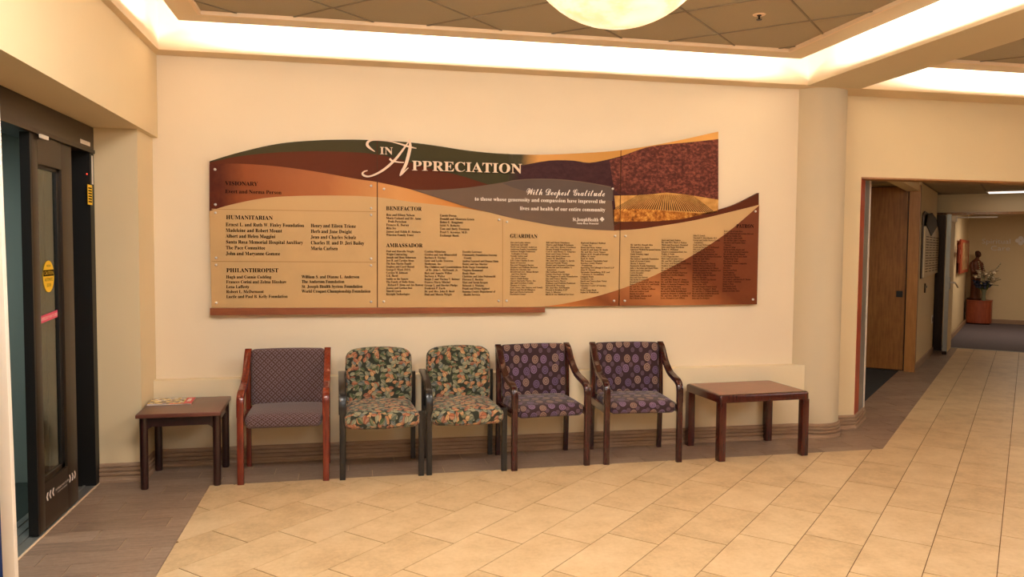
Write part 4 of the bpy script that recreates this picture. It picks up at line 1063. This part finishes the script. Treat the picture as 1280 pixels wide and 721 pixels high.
# ================================================================== CORRIDOR
def uvp(name, mat, u0, u1, v0, v1, z0, z1, parent=None):
    o = prism(name, mat, [tuple(UV(a, b)[:2]) for a, b in ((u0, v0), (u1, v0), (u1, v1), (u0, v1))], z0, z1, parent)
    if parent is None: struct(o)
    return o
ZC = 2.43
uvp('wall_corridor', 'wall_left', 11.175, 13.45, -1.29, -1.185, 0, ZC)
uvp('wall_corridor_recess', 'dark_metal', 13.45, 13.9, -1.75, -1.45, 0, ZC)  # coloured dark for the shade in the gap behind the open leaf
uvp('wall_corridor_header', 'wall_left', 13.9, 14.02, -1.6, 1.35, 2.147, ZC)
uvp('wall_alcove_header', 'wall_left', 7.68, 11.17, -1.33, -1.19, 2.311, ZC)
uvp('wall_alcove', 'wall_left', 11.25, 11.35, -3.4, -1.18, 0, ZC)
uvp('wall_alcove_side', 'wall_left', 7.6, 11.3, -3.5, -3.4, 0, ZC)
uvp('wall_corridor_right', 'wall_left', 9.1, 20.2, 1.35, 1.45, 0, ZC)
uvp('wall_far_room', 'wall_left', 14.02, 20.2, -1.3, -1.14, 0, ZC)
uvp('wall_far_end', 'wall_left', 19.9, 20.1, -1.2, 1.4, 0, ZC)
# corridor ceiling with tiles
cc = struct(prism('ceiling_corridor', 'tbar', [(4.0, YR+.12), (2.4, 9.0)]+[tuple(UV(a, b)[:2]) for a, b in ((11.3, -3.5), (20.2, -1.3), (20.2, 1.5))]+[(8.3, YR+.12)], ZC+.012, ZC+.05))
cnt = 0
for i in range(0, 14):
    for j in range(-4, 3):
        u0 = 7.05+i*.61; v0 = -1.185+.02+j*.61
        pts = [(u0+.012, v0+.012), (u0+.598, v0+.012), (u0+.598, v0+.598), (u0+.012, v0+.598)]
        c = UV(u0+.3, v0+.3)
        if c.y < YR+.6 or u0 > 13.4: continue
        if j < 0 and (u0 > 10.8): continue
        prism('ceiling_tile', 'ceil_tile', [tuple(UV(a, b)[:2]) for a, b in pts], ZC, ZC+.02, cc)
# wood door in the alcove
d2 = thing('door_2', None, None, tuple(UV(11.2, -1.6)[:2])+(0,)); tag(d2, kind='structure')
def rel(name, mat, u0, u1, v0, v1, z0, z1, root):
    bx0 = root.location; bm = bmesh.new()
    add_prism(bm, [tuple((UV(a, b)-Vector((bx0[0], bx0[1], 0)))[:2]) for a, b in ((u0, v0), (u1, v0), (u1, v1), (u0, v1))], z0-bx0[2], z1-bx0[2])
    return finish(bm, name, mat, root)
rel('door_leaf', 'maple', 11.19, 11.23, -2.25, -1.315, .012, 2.375, d2)
rel('door_frame', 'oakframe', 11.150, 11.25, -1.297, -1.172, 0, 2.386, d2)
rel('door_frame', 'oakframe', 11.160, 11.25, -2.35, -2.26, 0, 2.386, d2)
rel('gap_shade', 'blackm', 11.235, 11.245, -2.26, -1.29, 0, 2.386, d2)  # black sheet standing in for the shade between leaf and frame
rel('lock_plate', 'blackm', 11.182, 11.192, -1.418, -1.342, .955, 1.036, d2)
# steel door leaf held open at the end of the corridor
d3 = thing('door_3', None, None, tuple(UV(13.4, -1.0)[:2])+(0,)); tag(d3, kind='structure')
rel('door_leaf', 'wall_left', 13.40, 14.28, -1.045, -.995, .012, 2.10, d3)
rel('edge_plate', 'steel', 13.392, 13.40, -1.043, -.985, .012, 2.102, d3)
rel('lock_plate', 'steel', 13.50, 13.60, -.995, -.982, .98, 1.16, d3)
bm = bmesh.new(); tube(bm, [UV(13.55, -.985, 1.08)-d3.location, UV(13.55, -.93, 1.08)-d3.location, UV(13.60, -.915, 1.07)-d3.location, UV(13.85, -.90, 1.00)-d3.location], .013); finish(bm, 'lever_handle', 'white', d3, 50)
rel('closer_box', 'white', 13.62, 13.72, -.995, -.93, 2.00, 2.09, d3)
rel('door_frame', 'oakframe', 13.88, 14.0, -1.45, 1.35, 2.112, 2.15, d3)
rel('closer_arm', 'white', 13.86, 13.88, -.95, -.415, 2.062, 2.082, d3)
rel('hinge_post', 'dark_metal', 13.88, 14.02, -1.45, -1.10, 0, 2.15, d3)
rel('floor_stop', 'dark_metal', 13.36, 13.39, -1.05, -.985, .0, .05, d3)
# baseboards
cb = [(0, 0), (.014, 0), (.014, .085), (.008, .095), (0, .095)]
sweep_board('baseboard_corridor', [tuple(UV(11.155, -1.185)[:2]), tuple(UV(13.45, -1.185)[:2])], cb)
sweep_board('baseboard_far_room', [tuple(UV(14.3, -1.10)[:2]), tuple(UV(19.9, -1.10)[:2]), tuple(UV(19.9, 1.3)[:2])], cb)
# corridor ceiling light
cl = thing('fluorescent_fixture', 'long dim fluorescent fixture set in the corridor ceiling', 'lamp', tuple(on_z(1262, 239, ZC)[:2])+(ZC,))
c0 = on_z(1236, 239.5, ZC); uv0 = ((c0.x+c0.y)*S2, (c0.x-c0.y)*S2)
M['tubeglow'] = glow('fluorescent_tube', (1, .88, .78, 1), 1.6)
rel('housing', 'white', uv0[0]-.16, uv0[0]+.16, uv0[1]-.03, uv0[1]+1.2, ZC-.012, ZC, cl)
rel('lens', 'tubeglow', uv0[0]-.10, uv0[0]+.10, uv0[1], uv0[1]+1.17, ZC-.024, ZC-.0125, cl)
# donor board on the corridor wall
hp = thing('honor_board', 'pale name board with a dark arched crest on the corridor wall', 'plaque', tuple(UV(12.55, -1.185)[:2])+(1.6,))
def wallpoly(name, mat, pts, v0, v1, root):
    bm = bmesh.new(); A = [bm.verts.new(UV(u, v1, z)-root.location) for u, z in pts]; B = [bm.verts.new(UV(u, v0, z)-root.location) for u, z in pts]; n = len(pts)
    bm.faces.new(A); bm.faces.new(B[::-1])
    for i in range(n): bm.faces.new((B[i], B[(i+1) % n], A[(i+1) % n], A[i]))
    bmesh.ops.recalc_face_normals(bm, faces=bm.faces[:]); return finish(bm, name, mat, root)
M['crest'] = plain('crest_green', rgb(60, 48, 30), .7); M['board'] = plain('board_cream', rgb(214, 192, 156), .4)
wallpoly('back_frame', 'dark_metal', [(11.50, 1.19), (13.42, 1.22), (13.42, 1.80), (13.2, 1.95), (12.3, 2.06), (11.7, 2.08), (11.50, 2.02)], -1.185, -1.168, hp)
wallpoly('name_panel', 'board', [(11.62, 1.20), (13.50, 1.23), (13.55, 1.78), (13.2, 1.93), (12.4, 1.88), (11.62, 1.88)], -1.168, -1.150, hp)
wallpoly('crest', 'crest', [(11.66, 1.90), (12.3, 1.76), (13.1, 1.92), (12.9, 2.02), (12.3, 2.08), (11.8, 2.04)], -1.150, -1.140, hp)
for c_ in range(4):
    for k in range(14):
        wallpoly('name_line', 'boardb', [(11.75+c_*.44, 1.27+k*.036), (12.05+c_*.44+.05*((k*7) % 3), 1.27+k*.036), (12.05+c_*.44+.05*((k*7) % 3), 1.282+k*.036), (11.75+c_*.44, 1.282+k*.036)], -1.150, -1.149, hp)
sw = thing('wall_cross', 'small dark cross on the corridor wall under the name board', 'cross', tuple(UV(12.1, -1.185)[:2])+(1.05,))
wallpoly('upright', 'dark_metal', [(12.06, .98), (12.14, .98), (12.14, 1.11), (12.06, 1.11)], -1.185, -1.17, sw)
wallpoly('arm', 'dark_metal', [(11.98, 1.045), (12.24, 1.045), (12.24, 1.075), (11.98, 1.075)], -1.17, -1.165, sw)
ol = thing('wall_outlet', 'pale wall outlet low on the corridor wall', 'outlet', tuple(UV(13.3, -1.185)[:2])+(.53,))
wallpoly('cover_plate', 'white', [(13.2, .47), (13.36, .47), (13.36, .59), (13.2, .59)], -1.185, -1.178, ol)
wallpoly('socket', 'boardb', [(13.25, .50), (13.31, .50), (13.31, .56), (13.25, .56)], -1.178, -1.176, ol)
# carved picture
ar = thing('carved_wall_picture', 'orange wood framed picture on the left wall of the far room', 'picture', tuple(UV(18, -1.1)[:2])+(1.45,))
wallpoly('frame', 'redwood', [(16.9, 1.13), (19.25, 1.13), (19.25, 1.78), (16.9, 1.78)], -1.10, -1.07, ar)
M['artp'] = mottled('picture_print', [(.35, rgb(90, 60, 40)), (.5, rgb(180, 130, 80)), (.68, rgb(214, 196, 160))], 6)
wallpoly('picture', 'artp', [(17.3, 1.19), (18.9, 1.19), (18.9, 1.72), (17.3, 1.72)], -1.07, -1.065, ar)
cr = thing('wooden_cross', 'small carved wooden cross beside the framed picture in the far room', 'cross', tuple(UV(16.6, -1.1)[:2])+(1.5,))
wallpoly('upright', 'redwood', [(16.55, 1.34), (16.68, 1.34), (16.68, 1.68), (16.55, 1.68)], -1.10, -1.07, cr)
wallpoly('arm', 'redwood', [(16.35, 1.50), (16.88, 1.50), (16.88, 1.58), (16.35, 1.58)], -1.07, -1.055, cr)
# pedestal
pdp = UV(19.60, -.86)
pd = thing('pedestal_cabinet', 'round-fronted cherry pedestal under the statue and flowers', 'pedestal', (pdp.x, pdp.y, 0))
def dshape(grow, n=14):
    out = []
    for k in range(n+1):
        a = -PI/2+PI*k/n
        out.append((-(.14+grow)*math.cos(a)*1.0-.13, (.235+grow)*math.sin(a)))
    out += [(.26, .235+grow), (.26, -.235-grow)]
    return [tuple((UV(a, b))[:2]) for a, b in out]
bm = bmesh.new(); add_prism(bm, dshape(0), 0.03, .49); finish(bm, 'body', 'pedestal', pd, 40)
bm = bmesh.new(); add_prism(bm, dshape(.01), .49, .512); finish(bm, 'top', 'pedestal', pd, 40)
bm = bmesh.new(); add_prism(bm, dshape(-.02), 0, .03); finish(bm, 'plinth', 'dark_metal', pd, 40)
# statue
stp = UV(19.66, -.945)
M['bronze_st'] = plain('brown_statue', rgb(104, 54, 30), .5, vary=.25, scale=20); M['head_st'] = plain('dark_statue', rgb(70, 32, 16), .5)
stt = thing('robed_statue', 'brown statue of a robed figure looking down, on the pedestal', 'statue', (stp.x, stp.y, .512))
def ell(bm, rings, seg=18):
    R = []
    for cx, cy, z, rx, ry in rings:
        R.append([bm.verts.new((cx+rx*math.cos(2*PI*k/seg)*(1+.05*math.cos(6*PI*k/seg*1)), cy+ry*math.sin(2*PI*k/seg)*(1+.05*math.cos(6*PI*k/seg)), z)) for k in range(seg)])
    for A, B in zip(R, R[1:]):
        for k in range(seg): bm.faces.new((A[k], A[(k+1) % seg], B[(k+1) % seg], B[k]))
    bm.faces.new(R[0][::-1]); bm.faces.new(R[-1])
    bmesh.ops.recalc_face_normals(bm, faces=bm.faces[:])
bm = bmesh.new(); bx(bm, -.12, .12, -.10, .10, 0, .035, .006); finish(bm, 'base', 'head_st', stt, 40)
bm = bmesh.new(); ell(bm, [(0, 0, .035, .105, .09), (0, 0, .12, .10, .085), (0, 0, .35, .095, .08), (0, 0, .52, .10, .085), (0, 0, .66, .115, .085), (0, 0, .76, .12, .08), (0, 0, .83, .105, .07), (0, 0, .865, .06, .05), (.005, -.01, .89, .035, .035), (.01, -.02, .92, .033, .034)])
finish(bm, 'robe', 'bronze_st', stt, 60)
bm = bmesh.new(); ell(bm, [(.010, -.02, .915, .030, .032), (.014, -.03, .935, .045, .050), (.014, -.032, .965, .055, .060), (.010, -.028, 1.00, .055, .060), (.006, -.02, 1.035, .045, .050), (.004, -.016, 1.055, .02, .025)]); finish(bm, 'head', 'head_st', stt, 60)
for s in (-1, 1):
    bm = bmesh.new(); tube(bm, spline([(s*.105, .0, .80), (s*.135, -.02, .70), (s*.12, -.07, .60), (s*.03, -.11, .62)], 4), [.04]*4+[.038]*4+[.03]*4+[.02], 10); finish(bm, 'arm', 'bronze_st', stt, 60)
# vase and flowers
vp = UV(19.40, -.775)
va = thing('flower_vase', 'glass vase of white and blue flowers on the pedestal', 'flowers', (vp.x, vp.y, .512))
M['vaseg'] = plain('vase_glass', rgb(112, 116, 96), .15); M['stemg'] = plain('green_stem', rgb(70, 84, 40), .6)
M['petw'] = plain('white_petal', rgb(232, 220, 196), .6); M['petb'] = plain('blue_petal', rgb(66, 74, 104), .6)
bm = bmesh.new(); lathe(bm, [(0, 0), (.045, 0), (.05, .02), (.035, .09), (.04, .17), (.055, .24), (.05, .24), (.035, .17), (.03, .09), (.04, .02), (0, .012)], seg=20); finish(bm, 'vase', 'vaseg', va, 50)
rnd = random.Random(3)
AX = UV(0, 1).normalized(); AU = UV(1, 0).normalized()
def blossom(name, mat, c, r, n=6):
    bm = bmesh.new()
    for k in range(n):
        a = 2*PI*k/n+rnd.random()*.3; el = rnd.uniform(.1, .7)
        d = Vector((math.cos(a)*math.cos(el), math.sin(a)*math.cos(el), math.sin(el))); sd = d.cross(Vector((0, 0, 1))).normalized()
        nn = sd.cross(d).normalized()
        p0 = c; p1 = c+d*r*.55+sd*r*.32+nn*r*.1; p2 = c+d*r; p3 = c+d*r*.55-sd*r*.32+nn*r*.1
        t0 = [bm.verts.new(p) for p in (p0, p1, p2, p3)]; bm.faces.new(t0)
        t1 = [bm.verts.new(p-nn*.004) for p in (p0, p3, p2, p1)]; bm.faces.new(t1)
    bmesh.ops.create_icosphere(bm, subdivisions=1, radius=r*.42, matrix=Matrix.Translation(c))
    return finish(bm, name, mat, va)
for k in range(17):
    q = rnd.uniform(-.20, .22); h = rnd.uniform(.40, .66)-abs(q)*.3; c = AX*q+AU*rnd.uniform(-.10, .08)+Vector((0, 0, h))
    blossom('white_flower', 'petw', c, rnd.uniform(.075, .11), 8)
for k in range(10):
    q = rnd.uniform(-.20, .18); c = AX*q+AU*rnd.uniform(-.13, .0)+Vector((0, 0, rnd.uniform(.28, .40))); blossom('blue_flower', 'petb', c, rnd.uniform(.07, .10), 8)
for (q, h, top) in ((.29, .80, 1), (-.12, .82, 1), (-.02, .74, 1), (.30, .46, 0), (.26, .33, 0), (-.22, .45, 0), (.14, .60, 0)):
    bm = bmesh.new(); base = Vector((0, 0, .20)); end = AX*q+Vector((0, 0, h)); mid = base.lerp(end, .5)+Vector((0, 0, .06)); tube(bm, spline([base, mid, end], 5), .006, 6); finish(bm, 'stem', 'stemg', va)
    if top:
        for j in range(5): blossom('bud', 'petw', base.lerp(end, .68+.07*j)+Vector((0, 0, .02)), .028, 4)
for k in range(9):
    q = rnd.uniform(-.2, .22); bm = bmesh.new(); a = Vector((0, 0, .22)); b = AX*q+AU*rnd.uniform(-.12, .02)+Vector((0, 0, rnd.uniform(.25, .45))); m_ = a.lerp(b, .5); s_ = AU.cross(b-a).normalized()*.03
    vs = [bm.verts.new(p) for p in (a, m_+s_, b, m_-s_)]; bm.faces.new(vs); vs2 = [bm.verts.new(p+AU*.003) for p in (a, m_-s_, b, m_+s_)]; bm.faces.new(vs2)
    finish(bm, 'leaf', 'stemg', va)
# wall lettering
M['signl'] = plain('silver_letters', rgb(246, 240, 236), .4)
sl = thing('wall_lettering', 'pale lettering reading Spiritual Care with an emblem on the far wall', 'sign', tuple(UV(19.9, -.5)[:2])+(1.7,))
for body, v0, v1, z, cap in (('Spiritual', -.865, -.345, 1.725, .105), ('Care', -.70, -.345, 1.575, .105)):
    o_ = UV(19.888, v0, z); split_letters(place_text(body, 'signl', o_, UV(0, 1), (0, 0, 1), v1-v0, cap, sl, loc0=tuple(sl.location), depth=.006), 'letter', UV(0, 1))
bm = bmesh.new()
for dv, dz in ((0, .055), (0, -.055), (.055, 0), (-.055, 0)):
    vs = [bm.verts.new(UV(19.888, -.16+dv+.045*math.cos(a), 1.79+dz+.045*math.sin(a))-sl.location) for a in [2*PI*k/12 for k in range(12)]]; bm.faces.new(vs)
finish(bm, 'emblem', 'signl', sl)
